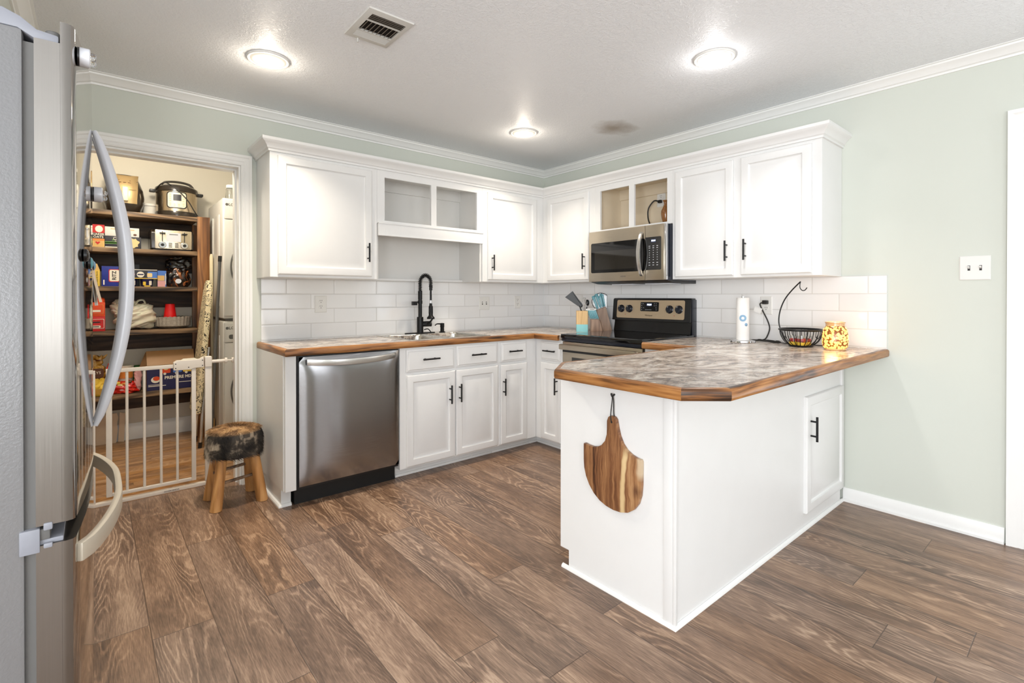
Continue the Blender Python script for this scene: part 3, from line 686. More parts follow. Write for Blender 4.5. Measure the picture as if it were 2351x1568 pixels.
MB().mbox(PX, -1.880, -1.063, .3, .52, 0, .075).build('toe_kick', 'cab', t)
MB().mbox(PX, -1.880, -1.063, .519, .532, 0, .018).build('quarter_round', 'trim', t, bevel=.006)
door(PX, -1.842, -1.468, .710, .858, BF, t, -1.672, .790, DRP, False, 'drawer_front')
door(PX, -1.450, -1.082, .710, .858, BF, t, -1.276, .790, DRP, False, 'drawer_front')
door(PX, -1.842, -1.463, .085, .690, BF, t, -1.512, .529)
door(PX, -1.453, -1.078, .085, .690, BF, t, -1.432, .531)
t = thing('base_cabinet', 'narrow white base cabinet with one drawer right of the sink doors', lab, (-.86, -.3, 0))
closed_box(PX, -1.063, -.674, 0.002, BF, .075, .874, t)
MB().mbox(PX, -1.063, -.674, .3, .52, 0, .075).build('toe_kick', 'cab', t)
MB().mbox(PX, -1.063, -.674, .519, .532, 0, .018).build('quarter_round', 'trim', t, bevel=.006)
door(PX, -1.046, -.788, .710, .858, BF, t, -.926, .790, DRP, False, 'drawer')
door(PX, -1.049, -.786, .085, .690, BF, t, -1.030, .524)
RF = .672
t = thing('base_cabinet', 'narrow white base cabinet with one drawer left of the range', lab, (-.33, -.77, 0))
closed_box(PY, .012, .905, 0.002, RF, .075, .874, t)
MB().mbox(PY, .50, .905, .3, .58, 0, .075).mbox(PX, -.674, -.58, .3, .52, 0, .075).build('toe_kick', 'cab', t)
MB().mbox(PY, .532, .905, .579, .592, 0, .018).mbox(PX, -.674, -.579, .519, .532, 0, .018).build('quarter_round', 'trim', t, bevel=.006)
door(PY, .678, .893, .710, .858, RF, t, .800, .786, DRP, False, 'drawer')
door(PY, .678, .893, .085, .690, RF, t, .868, .520)

# --- peninsula
t = thing('peninsula_cabinet', 'white peninsula cabinet with a plain end panel and one small back door', lab, (-.9, -2.3, 0))
m = MB().box(-1.79, -2.558, .09, -.02, -2.0, .874).box(-1.75, -2.55, 0, -.02, -2.045, .09).box(-.66, -2.0, .09, -.02, -1.643, .874)
m.build('carcass', 'cab', t)
MB().prism([(-2.566, 0), (-2.566, .874), (-1.992, .874), (-1.992, .082), (-2.043, .082), (-2.043, 0)], 'x', -1.802, -1.790).build('end_panel', 'cab', t, bevel=.001, segs=1)
MB().box(-1.80, -2.571, .012, -.045, -2.558, .874).build('back_panel', 'cab', t, bevel=.001, segs=1)
MB().box(-1.8075, -2.566, .012, -1.802, -2.528, .874).box(-1.8075, -2.578, .012, -1.794, -2.566, .874).build('corner_trim', 'cab', t, bevel=.002)
MB().box(-.046, -2.580, .085, -.012, -2.566, .874).build('wall_stile', 'cab', t, bevel=.002)
QR = [(0, 0), (.012, 0), (.0115, .006), (.008, .012), (0, .015)]
MB().sweep(QR, [(-1.803, -2.010), (-1.803, -2.572), (-.026, -2.572)], -1).build('quarter_round', 'trim', t)
MP = lambda s, d, z: (s, -2.571 - d, z)
door(MP, -.598, -.035, .085, .690, 0, t, -.556, .523)

# --- worktops
def offset_path(P, o, side):
    P = [Vector(p) for p in P]; n = len(P); out = []
    sg = [Vector((-(P[i + 1] - P[i]).normalized().y, (P[i + 1] - P[i]).normalized().x)) * side for i in range(n - 1)]
    for i in range(n):
        a, b = sg[max(i - 1, 0)], sg[min(i, n - 2)]
        out.append(P[i] + (a + b) / (1 + a.dot(b)) * o)
    return out
EP = [(-.022, .876), (-.005, .873), (-.001, .877), (0, .884), (0, .903), (-.003, .9105), (-.010, .9145), (-.022, .9148)]
M['edgey'] = wood('stained_edge_wood_cross', EDG, 1, 2.2, 0.35, True, 16.0)
M['edged'] = wood('stained_edge_wood_corner', EDG, 0, 2.2, 0.35, True, 16.0, .12, math.radians(41))
def edge_strip(path, parent):
    o = MB().sweep(EP, path, -1).build('wood_edge', 'edgex', parent, ang=40); me = o.data; me.materials.append(M['edgey']); me.materials.append(M['edged'])
    for p in me.polygons:
        i = p.index // len(EP)
        if i < len(path) - 1:
            d = Vector(path[i + 1]) - Vector(path[i]); p.material_index = 2 if abs(d.x) > .05 and abs(d.y) > .05 else 1 if abs(d.y) > abs(d.x) else 0
    return o
CT = .914
t = thing('worktop', 'marbled laminate worktop with a stained wood edge under the faucet', 'worktop', (-1.6, -.3, .874))
path = [(-2.601, -.009), (-2.601, -.634), (-.718, -.634), (-.718, -.897)]
hx0, hx1, hy0, hy1 = -1.775, -1.125, -.565, -.135
m = MB()
for b in ((-2.579, -.612, hx0, -.009), (hx1, -.612, -.009, -.009), (hx0, -.612, hx1, hy0), (hx0, hy1, hx1, -.009), (-.696, -.897, -.009, -.612)):
    m.box(b[0], b[1], .876, b[2], b[3], CT)
m.build('laminate_top', 'lam', t); edge_strip(path, t)
t = thing('peninsula_worktop', 'marbled laminate worktop with clipped corners on the peninsula', 'worktop', (-.95, -2.3, .874))
path = [(-.700, -1.643), (-.700, -1.988), (-1.800, -1.988), (-1.967, -2.116), (-1.967, -2.696), (-1.844, -2.803), (-.003, -2.797)]
ip = [(p.x, p.y) for p in offset_path(path, -.022, -1)]
MB().prism(ip + [(-.009, ip[-1][1]), (-.009, -1.643)], 'z', .876, CT).build('laminate_top', 'lam', t); edge_strip(path, t)

# --- sink, faucet, soap pump
t = thing('kitchen_sink', 'stainless double bowl sink set in the worktop', 'sink', (-1.45, -.35, CT))
z = CT
def bowl(xa, xb, ya, yb, dep):
    m = MB()
    f = lambda w, h, r, zz: [(x, y, zz) for x, y in rrect(w, h, r, 5, (xa + xb) / 2, (ya + yb) / 2)]
    w, h = xb - xa, yb - ya
    m.rings([f(w + .006, h + .006, .055, z + .0035), f(w, h, .055, z + .002), f(w - .006, h - .006, .05, z - .01), f(w - .02, h - .02, .05, z - dep + .03), f(w - .06, h - .06, .04, z - dep), f(.06, .06, .029, z - dep - .004)], False, True)
    return m
m = MB()
ox = lambda w, h, r, zz: [(x, y, zz) for x, y in rrect(w, h, r, 5, -1.45, -.345)]
m.box(-1.79, -.575, z, -1.11, -.560, z + .0035).box(-1.79, -.130, z, -1.11, -.045, z + .0035).box(-1.79, -.560, z, -1.765, -.130, z + .0035).box(-1.135, -.560, z, -1.11, -.130, z + .0035).box(-1.462, -.560, z - .003, -1.438, -.130, z + .0035)
m.build('rim', 'sinks', t, bevel=.002)
bowl(-1.765, -1.462, -.560, -.130, .17).build('bowl', 'sinks', t, recalc=False)
bowl(-1.438, -1.135, -.560, -.130, .17).build('bowl', 'sinks', t, recalc=False)
for cx in (-1.613, -1.287): MB().lathe([(.038, z - .168), (.03, z - .165), (.012, z - .168), (.004, z - .168)], (cx, -.345, 0), 24).build('drain', 'chrome', t)
fx, fy = -1.437, -.087; z = CT + .0035
t = thing('faucet', 'tall black pull down faucet with a spring neck behind the sink', 'faucet', (fx, fy, z))
MB().prism(rrect(.262, .062, .03, 6, fx, fy), 'z', z, z + .008).build('base_plate', 'pull', t, bevel=.003)
MB().lathe([(.027, z + .008), (.0255, z + .012), (.0255, z + .128), (.0235, z + .131), (.015, z + .131), (.0145, z + .30), (.0165, z + .30), (.0165, z + .268), (.0168, z + .335), (.0165, z + .337)], (fx, fy, 0), 28).build('body', 'pull', t)
ux, uy = .52, -.85   # direction of the spout over the bowl
l = math.hypot(ux, uy); ux, uy = ux / l, uy / l
zt = z + .336; R = .047
arc = [(fx, fy, zt + k * .06 / 4) for k in range(4)] + [(fx + ux * R * (1 - math.cos(a)), fy + uy * R * (1 - math.cos(a)), zt + .06 + R * 1.35 * math.sin(a)) for a in [PI * k / 14 for k in range(15)]]
arc += [(fx + ux * 2 * R, fy + uy * 2 * R, zt + .05), (fx + ux * 2 * R, fy + uy * 2 * R, zt + .02)]
sp = smooth_path(arc, 6)
MB().tube(sp, .0085, 10).build('hose', 'cord', t)
# coil around the neck
L = [0.0]
for i in range(1, len(sp)): L.append(L[-1] + (sp[i] - sp[i - 1]).length)
N0 = 460; coil = []; nt = 21
for k in range(N0):
    d = L[-1] * .97 * k / (N0 - 1); i = max(j for j in range(len(L)) if L[j] <= d + 1e-9); i = min(i, len(sp) - 2)
    q = sp[i].lerp(sp[i + 1], (d - L[i]) / max(L[i + 1] - L[i], 1e-6)); tt = (sp[i + 1] - sp[i]).normalized()
    b = Vector((-uy, ux, 0)); n_ = b.cross(tt).normalized(); a = 2 * PI * nt * k / (N0 - 1)
    coil.append(q + (b * math.cos(a) + n_ * math.sin(a)) * .0140)
MB().tube(coil, .0026, 6).build('spring', 'pull', t)
hx, hy = fx + ux * 2 * R, fy + uy * 2 * R
MB().cyl((hx, hy, zt + .045), (hx, hy, zt + .005), .0125).cyl((hx, hy, zt + .01), (hx, hy, z + .262), .0078).build('hose_drop', 'pull', t)
MB().lathe([(.006, z + .262), (.006, z + .238)], (hx, hy, 0), 16).build('hose_ferrule', 'chrome', t)
MB().lathe([(.010, z + .240), (.012, z + .222), (.0165, z + .215), (.0175, z + .165), (.0165, z + .150), (.019, z + .14), (.030, z + .128), (.030, z + .116), (.012, z + .116)], (hx, hy, 0), 24).cyl((hx - .014, hy - .010, z + .198), (hx - .014, hy - .010, z + .168), .008).build('spray_head', 'pull', t)
MB().tube([(hx + .018, hy, z + .12), (hx + .014, hy + .02, z + .100), (hx, hy + .05, z + .075)], [.006, .007, .008], 10).build('spray_holder', 'pull', t)
MB().cyl((fx, fy, z + .072), (fx + .085, fy - .03, z + .072), .0185).cyl((fx + .02, fy - .005, z + .092), (fx + .075, fy - .028, z + .094), .004).build('handle', 'pull', t, bevel=.002)
MB().tube(smooth_path([(fx + .03, fy - .01, z + .03), (fx + .06, fy - .02, z + .034), (fx + .08, fy - .03, z + .01)]), .004, 8).build('side_lever', 'pull', t)
MB().lathe([(.018, z + .235), (.018, z + .262)], (fx, fy, 0), 20).tube([(fx, fy, z + .252), (fx - .04, fy - .01, z + .246)], .006, 8).box(fx - .074, fy - .024, z + .224, fx - .038, fy + .004, z + .254).build('spray_dock', 'pull', t)
t = thing('soap_dispenser', 'small black soap pump right of the faucet', 'soap dispenser', (-1.235, -.09, CT + .0035))
MB().lathe([(.026, z), (.024, z + .006), (.016, z + .009), (.015, z + .04), (.017, z + .044), (.017, z + .075), (.004, z + .077)], (-1.235, -.09, 0), 24).build('pump', 'pull', t)
MB().tube([(-1.235, -.09, z + .068), (-1.285, -.105, z + .072), (-1.305, -.112, z + .070), (-1.318, -.116, z + .060)], [.006, .005, .0045, .004], 8).build('spout', 'pull', t)

# ------------------------------------------------------------------ dishwasher
t = thing('dishwasher', 'stainless steel dishwasher with a curved bar handle', 'dishwasher', (-2.208, -.3, 0))
MB().mbox(PX, -2.526, -1.890, .03, .595, .10, .868).build('tub', 'black', t)
MB().mbox(PX, -2.526, -1.890, .03, .545, 0, .10).build('toe_kick', 'toe', t)
a, b, z0, z1 = -2.519, -1.895, .118, .862
nu, nv = 26, 26; rr = []
for i in range(nu + 1):
    u = i / nu; row = []
    for j in range(nv + 1):
        w = j / nv; e = min(u, 1 - u, w, 1 - w)
        bul = .016 * (1 - (2 * u - 1) ** 2) ** .8 * (1 - (2 * w - 1) ** 6)
        row.append((a + (b - a) * u, -(.612 + bul + min(.008, (e * .62 * 6) ** .5 * .012 if e > 0 else 0)), z0 + (z1 - z0) * w))
    rr.append(row)
m = MB(); m.rings(rr, closed=False)
m.box(a, -.612, z0, b, -.595, z1)
m.build('door', 'dws', t, ang=60)
hp = [(a + .035 + (b - a - .07) * k / 16, -(.640 + .036 * (1 - abs(2 * k / 16 - 1) ** 2.4)), .835 - .012 * (1 - (2 * k / 16 - 1) ** 2)) for k in range(17)]
MB().ribbon(hp, [.036] * 17, .012, (0, 0, 1)).build('handle', 'hsteel', t, bevel=.003, ang=50)

# ------------------------------------------------------------------ range
t = thing('electric_range', 'black and stainless electric range with a smooth glass top', 'range', (-.36, -1.27, 0))
s0, s1 = .908, 1.634
MB().mbox(PY, s0, s1, .025, .645, .02, .905).build('body', 'bluek', t, bevel=.002)
MB().mbox(PY, s0 - .004, s1 + .004, .05, .690, .896, .926).build('cooktop_frame', 'blackg', t, bevel=.006)
MB().mbox(PY, s0 + .022, s1 - .022, .085, .655, .9255, .9275).build('glass_top', 'blackg', t)
MB().mbox(PY, s0, s1, .645, .682, .872, .897).build('vent_strip', 'bluek', t, bevel=.003)
od = MB().mbox(PY, s0 + .004, s1 - .004, .645, .676, .235, .868).build('oven_door', 'mws', t, bevel=.004)
MB().mbox(PY, s0 + .10, s1 - .10, .675, .679, .36, .755).build('window', 'mwglass', od, bevel=.001)
MB().mbox(PY, s0 + .006, s1 - .006, .676, .680, .790, .812).build('gap_shadow_strip', 'black', od)
MB().mbox(PY, s0 + .010, s1 - .022, .700, .728, .812, .852).mbox(PY, s0 + .02, s0 + .05, .676, .702, .82, .845).mbox(PY, s1 - .062, s1 - .032, .676, .702, .82, .845).build('door_handle', 'mws', od, bevel=.006)
MB().mbox(PY, s0 + .004, s1 - .004, .645, .674, .05, .225).build('storage_drawer', 'mws', t, bevel=.004)
for ss in (s0 + .05, s1 - .05): MB().cyl(PY(ss, .5, 0), PY(ss, .5, .03), .02).build('foot', 'black', t)
# backguard
MB().prism([(.010, .90), (.075, .928), (.060, 1.005), (.062, 1.022), (.010, 1.022)], 'y', 0, 1, lambda p, q: PY(s0 + .012 + q * (s1 - s0 - .024), p[0], p[1])).build('backguard', 'black', t, bevel=.004)
MB().prism([(.010, 1.018), (.092, 1.018), (.086, 1.04), (.072, 1.188), (.062, 1.196), (.010, 1.196)], 'y', 0, 1, lambda p, q: PY(s0 + .008 + q * (s1 - s0 - .014), p[0], p[1])).build('console', 'black', t, bevel=.005)
MB().mbox(PY, s1 - .006, s1 - .0005, .004, .068, .90, 1.186).build('console_side', 'bluek', t, bevel=.002)
fd = lambda z: .088 - (z - 1.032) * .0945        # console face depth
FP = lambda s, z, e=0.0: PY(s, fd(z) + e, z)
fas = MB().decal(rrect(.618, .144, .012, 4), FP(1.272, 1.109, .001), Vector(PY(1, 0, 0)), Vector(FP(0, 1.2)) - Vector(FP(0, 1.0)), .003).build('fascia', 'fas', t)
U = Vector(PY(1, 0, 0)); VV = (Vector(FP(0, 1.2)) - Vector(FP(0, 1.0))).normalized(); WN = U.cross(VV)
if WN.x > 0: WN = -WN
for s in (1.010, 1.090, 1.458, 1.537):
    c = Vector(FP(s, 1.112, .004))
    k = MB()
    k.rings([[c + (U * x + VV * y) * r + WN * h for x, y in circ(1, 20)] for r, h in ((.031, 0), (.031, .004), (.026, .006), (.025, .018), (.022, .020))])
    k.rings([[c + U * x + VV * y + WN * h for x, y in ((-.007, -.026), (.007, -.026), (.007, .026), (-.007, .026))] for h in (.018, .032)])
    ko = k.build('knob', 'bluek', t, bevel=.001)
    MB().decal([(-.0012, .012), (.0012, .012), (.0012, .024), (-.0012, .024)], c + WN * .0325, U, VV).build('pointer', 'white', ko)
dsp = MB().decal(rrect(.166, .072, .008, 4), Vector(FP(1.279, 1.130, .0045)), U, VV, .003).build('display_panel', 'blackg', t)
dc = Vector(FP(1.279, 1.130, .0085))
MB().decal([(-.03, .004), (.026, .004), (.026, .028), (-.03, .028)], dc, U, VV).build('clock_window', 'ledb', dsp)
MB().text('10:24', .019, dc + U * -.002 + VV * .016 + WN * .0012, U, VV, bold=.0004).build('clock_digits', 'ledw', dsp)
k = MB()
for r_, xs in ((.024, (-.07, -.055, .045, .062)), (.008, (-.07, .045, .062)), (-.008, (-.07, -.052, .062)), (-.024, (-.07, -.032, -.02, -.008, .004, .016, .064))):
    for x in xs: k.decal([(-.003, -.0015), (.003, -.0015), (.003, .0015), (-.003, .0015)], dc + U * x + VV * r_ + WN * .0008, U, VV)
k.build('button_marks', 'fhandle', dsp)
MB().text('Whirlpool', .016, Vector(FP(1.273, 1.062, .0048)), U, VV).build('logo', 'dark', fas)
k = MB()
for s in (1.05, 1.498): k.decal(circ(.003, 10), Vector(FP(s, 1.066, .0045)), U, VV)
k.build('indicator_dots', 'red', fas)

# ------------------------------------------------------------------ microwave
t = thing('microwave', 'stainless over the range microwave with a curved handle', 'microwave', (-.2, -1.27, 1.31))
a, b, z0, z1 = .934, 1.628, 1.326, 1.716
MB().mbox(PY, a, b, .003, .372, z0 - .004, z1).build('body', 'bluek', t, bevel=.003)
MB().prism([(.003, z0 - .022), (.30, z0 - .018), (.385, z0 - .002), (.003, z0 - .002)], 'y', 0, 1, lambda p, q: PY(a + q * (b - a), p[0], p[1])).build('underside', 'black', t, bevel=.002)
for ss in (1.05, 1.36): MB().mbox(PY, ss, ss + .2, .10, .26, z0 - .026, z0 - .016).build('grease_filter', 'fhandle', t)
dr = MB().mbox(PY, a, 1.459, .372, .402, z0, z1).build('door', 'mws', t, bevel=.003)
ct = MB().mbox(PY, 1.461, 1.612, .372, .402, z0, z1).build('control_side', 'mws', t, bevel=.003)
MB().mbox(PY, 1.612, b, .372, .398, z0, z1).build('end_trim', 'chrome', t, bevel=.006)
FX = lambda s, z, e: PY(s, .402 + e, z)
Z1 = Vector((0, 0, 1))
gl = MB().decal(rrect(.499, .232, .012, 4), FX(1.208, 1.509, .0002), U, Z1, .0018).build('window', 'blackg', dr)
MB().decal(rrect(.395, .142, .004, 2), FX(1.192, 1.488, .0022), U, Z1, .0008).build('mesh_screen', 'mwglass', gl)
hp = [FX(1.434, 1.358 + .312 * k / 18, .006 + .040 * math.sin(PI * k / 18) ** .7) for k in range(19)]
MB().ribbon(hp, [.024 + .006 * math.sin(PI * k / 18) for k in range(19)], .011, U).build('handle', 'hsteel', dr, bevel=.003, ang=50)
MB().text('SAMSUNG', .011, FX(1.268, 1.360, .0006), U, Z1).build('logo', 'fgask', dr)
cp = MB().decal(rrect(.132, .232, .008, 4), FX(1.526, 1.514, .0002), U, Z1, .0018).build('control_panel', 'blackg', ct)
MB().decal([(-.021, -.0125), (.021, -.0125), (.021, .0125), (-.021, .0125)], FX(1.530, 1.603, .0022), U, Z1).build('clock_window', 'ledb', cp)
MB().text('10:24', .016, FX(1.530, 1.603, .0034), U, Z1, bold=.0003).build('clock_digits', 'ledw', cp)
k = MB()
for i, z in enumerate((1.566, 1.553, 1.536, 1.519, 1.503, 1.487, 1.470, 1.449, 1.432)):
    for j, s in enumerate((1.498, 1.530, 1.562)):
        w = .006 if i in (0, 1, 7, 8) else .003
        k.decal([(-w, -.0018), (w, -.0018), (w, .0018), (-w, .0018)], FX(s, z, .0022), U, Z1)
k.build('key_marks', 'fhandle', cp)
# plug, cord and vase inside the cubby
wallplate('wall_outlet', 'cream outlet inside the right cubby above the microwave', 'outlet', PY, 1.337, 1.972, .075, .12, 'outlet', .012)
t = thing('power_cord', 'black plugged in cord looping down inside the cubby above the microwave', 'cord', PY(1.34, .03, 1.93))
MB().mbox(PY, 1.322, 1.352, .0195, .045, 1.938, 1.962).build('plug', 'cord', t, bevel=.006)
MB().tube(smooth_path([PY(1.33, .045, 1.952), PY(1.30, .06, 1.955), PY(1.262, .075, 1.90), PY(1.258, .075, 1.83), PY(1.285, .09, 1.775), PY(1.31, .10, 1.7420)]), .0055, 8).build('cord', 'cord', t)
t = thing('vase', 'small amber glass vase on a dark wire stand in the cubby', 'vase', PY(1.462, .15, 1.7385))
z = 1.7385; c = Vector(PY(1.464, .15, 0))
MB().lathe([(.012, z + .022), (.022, z + .028), (.030, z + .06), (.034, z + .09), (.032, z + .11), (.018, z + .14), (.012, z + .16), (.014, z + .175), (.022, z + .188), (.018, z + .186), (.010, z + .165)], c, 28).build('glass_body', 'amber', t)
k = MB().tube([c + Vector((.020 * math.cos(x), .020 * math.sin(x), z + .022)) for x in [2 * PI * i / 20 for i in range(20)]], .0025, 6, True)
for i in range(3):
    x = 2 * PI * i / 3 + 2.6; dv = Vector((math.cos(x), math.sin(x), 0))
    k.tube(smooth_path([c + dv * .020 + Z1 * (z + .022), c + dv * .036 + Z1 * (z + .020), c + dv * .042 + Z1 * (z + .003)]), .0025, 6)
k.build('stand', 'gun', t)

# ------------------------------------------------------------------ items on the peninsula worktop
cx, cy = -.20, -2.066
t = thing('paper_towel_holder', 'chrome holder with a printed paper towel roll', 'paper towel holder', (cx, cy, CT))
MB().lathe([(.074, CT), (.076, CT + .003), (.074, CT + .012), (.06, CT + .015), (.008, CT + .016)], (cx, cy, 0), 40).build('base', 'chrome', t)
MB().lathe([(.007, CT + .015), (.007, CT + .288), (.010, CT + .290), (.010, CT + .297), (.004, CT + .299)], (cx, cy, 0), 16).build('rod', 'chrome', t)
z = CT + .0165
ro = MB().lathe([(.020, z), (.0385, z), (.0385, z + .272), (.020, z + .272), (.020, z + .26)], (cx, cy, 0), 40, False).build('paper_roll', 'paper', t)
dcam = Vector((-3.42 - cx, -3.58 - cy, 0)).normalized(); sdv = Vector((-dcam.y, dcam.x, 0))
def wrap(mb, poly, R, c, off=.0006, zc=0.0, inner=None):
    """lay a small printed outline on a cylinder of radius R"""
    def P(p, e):
        a = p[0] / R; d = dcam * math.cos(a) + sdv * math.sin(a)
        return c + d * (R + e) + Vector((0, 0, zc + p[1]))
    n = len(poly)
    if inner is None: mb.rings([[P(p, 0) for p in poly], [P(p, off) for p in poly]])
    else: mb.rings([[P(p, off) for p in poly], [P(p, off) for p in inner]], False, False)
    return mb
k = MB()
wrap(k, circ(.0215, 28), .0385, Vector((cx, cy, 0)), .0007, CT + .158, circ(.009, 28))
wrap(k, circ(.0105, 18, .020, 0, .9), .0385, Vector((cx, cy, 0)), .0007, CT + .117)
k.build('blue_print', 'bluep', ro, recalc=False)

bx, by = -.19, -2.408
t = thing('fruit_basket', 'black wire fruit basket with a tall banana hook', 'fruit basket', (bx, by, CT))
k = lambda R, z, n=40: [(bx + R * math.cos(2 * PI * i / n), by + R * math.sin(2 * PI * i / n), z) for i in range(n)]
MB().tube(k(.061, CT + .005), .005, 8, True).build('base_ring', 'wire', t)
MB().lathe([(.058, CT + .006), (.058, CT + .009), (.002, CT + .009), (.002, CT + .006)], (bx, by, 0), 30).build('base_plate', 'wire', t)
MB().tube(k(.114, CT + .100), .0062, 8, True).build('rim', 'wire', t)
for i in range(20):
    a = 2 * PI * i / 20; c, s = math.cos(a), math.sin(a); a2 = a + .16; c2, s2 = math.cos(a2), math.sin(a2)
    pts = smooth_path([(bx + .112 * c, by + .112 * s, CT + .098), (bx + .108 * c, by + .108 * s, CT + .070), (bx + .09 * c, by + .09 * s, CT + .032), (bx + .06 * c, by + .06 * s, CT + .007)], 4)
    MB().tube(pts, .0021, 6).build('basket_wire', 'wire', t)
    if i % 2 == 0:
        pts = smooth_path([(bx + .112 * c, by + .112 * s, CT + .097), (bx + .107 * c, by + .107 * s, CT + .066), (bx + .10 * math.cos(a + .08), by + .10 * math.sin(a + .08), CT + .05), (bx + .107 * c2, by + .107 * s2, CT + .066), (bx + .112 * c2, by + .112 * s2, CT + .097)], 4)
        MB().tube(pts, .0018, 6).build('basket_loop', 'wire', t)
hk = [(-.0, -2.345, CT + .006), (0, -2.318, CT + .040), (0, -2.292, CT + .098), (0, -2.283, CT + .150), (0, -2.292, CT + .215), (0, -2.318, CT + .280), (0, -2.358, CT + .335), (0, -2.406, CT + .386)]
MB().tube([(bx, p[1], p[2]) for p in smooth_path([Vector(p) for p in hk], 6)], .0038, 8).build('hook_arm', 'wire', t)
hk = [(0, -2.406, CT + .386), (0, -2.402, CT + .366), (0, -2.404, CT + .346), (0, -2.416, CT + .333), (0, -2.430, CT + .335), (0, -2.441, CT + .350)]
MB().tube([(bx, p[1], p[2]) for p in smooth_path([Vector(p) for p in hk], 6)], .0026, 8).build('hook', 'wire', t)
for (dx, dy, lb) in ((-.014, .034, 'leftmost of the three small red and yellow fruit cups in the wire basket'), (-.034, -.018, 'middle one of the three small red and yellow fruit cups in the wire basket'), (.026, -.022, 'rearmost of the three small red and yellow fruit cups in the wire basket')):
    x, y, z = bx + dx, by + dy, CT + .0092
    f = thing('fruit_cup', lb, 'fruit cup', (x, y, z), 0, 'fruit cups in the basket')
    MB().lathe([(.022, z), (.026, z + .018), (.023, z + .019)], (x, y, 0), 20).build('yellow_band', 'yellow', f)
    m = MB()
    for q in range(7):
        a = 2 * PI * q / 6; rr_ = 0 if q == 6 else .0145
        m.ball((x + rr_ * math.cos(a), y + rr_ * math.sin(a), z + .028), .0105, 8, m=6)
    m.build('red_fruit', 'red', f)
    MB().lathe([(.0262, z + .0185), (.0275, z + .054), (.0265, z + .054), (.0252, z + .0195)], (x, y, 0), 20, False).build('clear_cup', 'glass', f)

jx, jy = -.262, -2.610
t = thing('jar_lamp', 'glowing amber mosaic glass jar lamp on the peninsula worktop', 'lamp', (jx, jy, CT))
z = CT
MB().lathe([(.050, z), (.054, z + .004), (.052, z + .012)], (jx, jy, 0), 40).build('base', 'jarrim', t)
MB().lathe([(.052, z + .010), (.060, z + .022), (.063, z + .045), (.0625, z + .085), (.058, z + .112), (.049, z + .128), (.045, z + .134), (.040, z + .134)], (jx, jy, 0), 48, False).build('mosaic_jar', 'mosaic', t)
MB().lathe([(.040, z + .132), (.046, z + .134), (.046, z + .148), (.049, z + .150), (.049, z + .156), (.042, z + .157), (.041, z + .136)], (jx, jy, 0), 40, False).build('neck', 'jarrim', t)
MB().lathe([(.004, z + .05), (.016, z + .06), (.020, z + .08), (.012, z + .10), (.006, z + .11)], (jx, jy, 0), 20).build('bulb', 'bulbw', t)
lamp('jar_glow', (jx + .0, jy, z + .175), .3, (1.0, .62, .28), .03)
lamp('jar_glow', (jx - .085, jy - .01, z + .06), .22, (1.0, .60, .24), .03)
lamp('jar_glow', (jx + .09, jy - .045, z + .08), .16, (1.0, .60, .26), .03)

t = thing('appliance_cord', 'black cord plugged into the tile outlet, coiled on the worktop behind the basket', 'cord', (-.06, -2.15, CT))
MB().box(-.046, -2.150, 1.160, -.0150, -2.118, 1.186).build('plug', 'cord', t, bevel=.005)
pts = [(-.044, -2.126, 1.172), (-.052, -2.112, 1.165), (-.052, -2.112, 1.15), (-.04, -2.125, 1.11), (-.035, -2.152, 1.05), (-.04, -2.166, 1.0), (-.05, -2.152, .945), (-.06, -2.135, .928), (-.085, -2.10, .922), (-.09, -2.075, .921), (-.075, -2.07, .922), (-.06, -2.10, .924), (-.06, -2.16, .926), (-.06, -2.205, .923), (-.075, -2.205, .921), (-.09, -2.165, .923), (-.085, -2.11, .925), (-.07, -2.12, .928), (-.085, -2.18, .921), (-.105, -2.235, .919)]
MB().tube(smooth_path(pts, 5), .0042, 8).build('cord', 'cord', t)
MB().tube([(-.098, -2.222, .922), (-.104, -2.236, .924), (-.112, -2.252, .924), (-.118, -2.264, .922)], [.005, .009, .009, .005], 10).build('inline_switch', 'cord', t)
MB().tube(smooth_path([(-.117, -2.262, .920), (-.105, -2.31, .918), (-.09, -2.40, .918), (-.10, -2.50, .918), (-.18, -2.56, .918), (-.205, -2.60, .920)], 5), .003, 8).build('cord', 'cord', t)
MB().decal(rrect(.05, .036, .003, 3), (-.058, -2.098, 1.122), Vector((0, -.9, -.3)), Vector((.0, -.3, .9)), .0006).build('paper_tag', 'paper', t)

# ------------------------------------------------------------------ utensils and knives beside the range
t = thing('utensil_crock', 'square bamboo utensil crock with an aqua painted base', 'utensil crock', (-.262, -.735, CT), math.radians(-46))
m = MB()
fr = lambda a, z: [(x, y, z) for x, y in rrect(a, a, .006, 2)]
m.rings([fr(.096, .062), fr(.096, .176), fr(.082, .176), fr(.082, .02)], True, True); m.build('box', 'bamboo', t, local=True)
MB().rings([fr(.0965, 0), fr(.0965, .063), fr(.09, .063)]).build('painted_base', 'tealp', t, local=True)
Rz = Matrix.Translation((-.262, -.735, CT)) @ Matrix.Rotation(math.radians(-46), 4, 'Z')
def utens(name, label, cat, fn, mat):
    m = MB(); fn(m); m.xf(Rz)
    tag(m.build(name, mat), label, cat)
def spat(m):
    m.tube([(.012, 0, .03), (-.004, 0, .17), (-.02, 0, .218)], [.006, .0055, .005], 8)
    m.rings([[(-.012 + x, -.003, .20 + z), (.0 + x, .003, .205 + z), (.010 + x, .003, .225 + z), (-.002 + x, -.003, .218 + z)] for x, z in ((0, 0),)] + [[(-.130, -.004, .300), (-.115, .004, .306), (-.075, .004, .330), (-.083, -.004, .332)]])
    m.rings([[(-.016, -.0015, .203), (.006, .0015, .222), (.006, -.0015, .224), (-.018, -.003, .205)], [(-.140, -.002, .288), (-.078, .002, .340), (-.078, -.002, .342), (-.142, -.004, .290)]])
utens('spatula', 'black turner spatula leaning left out of the bamboo crock', 'spatula', spat, 'black')
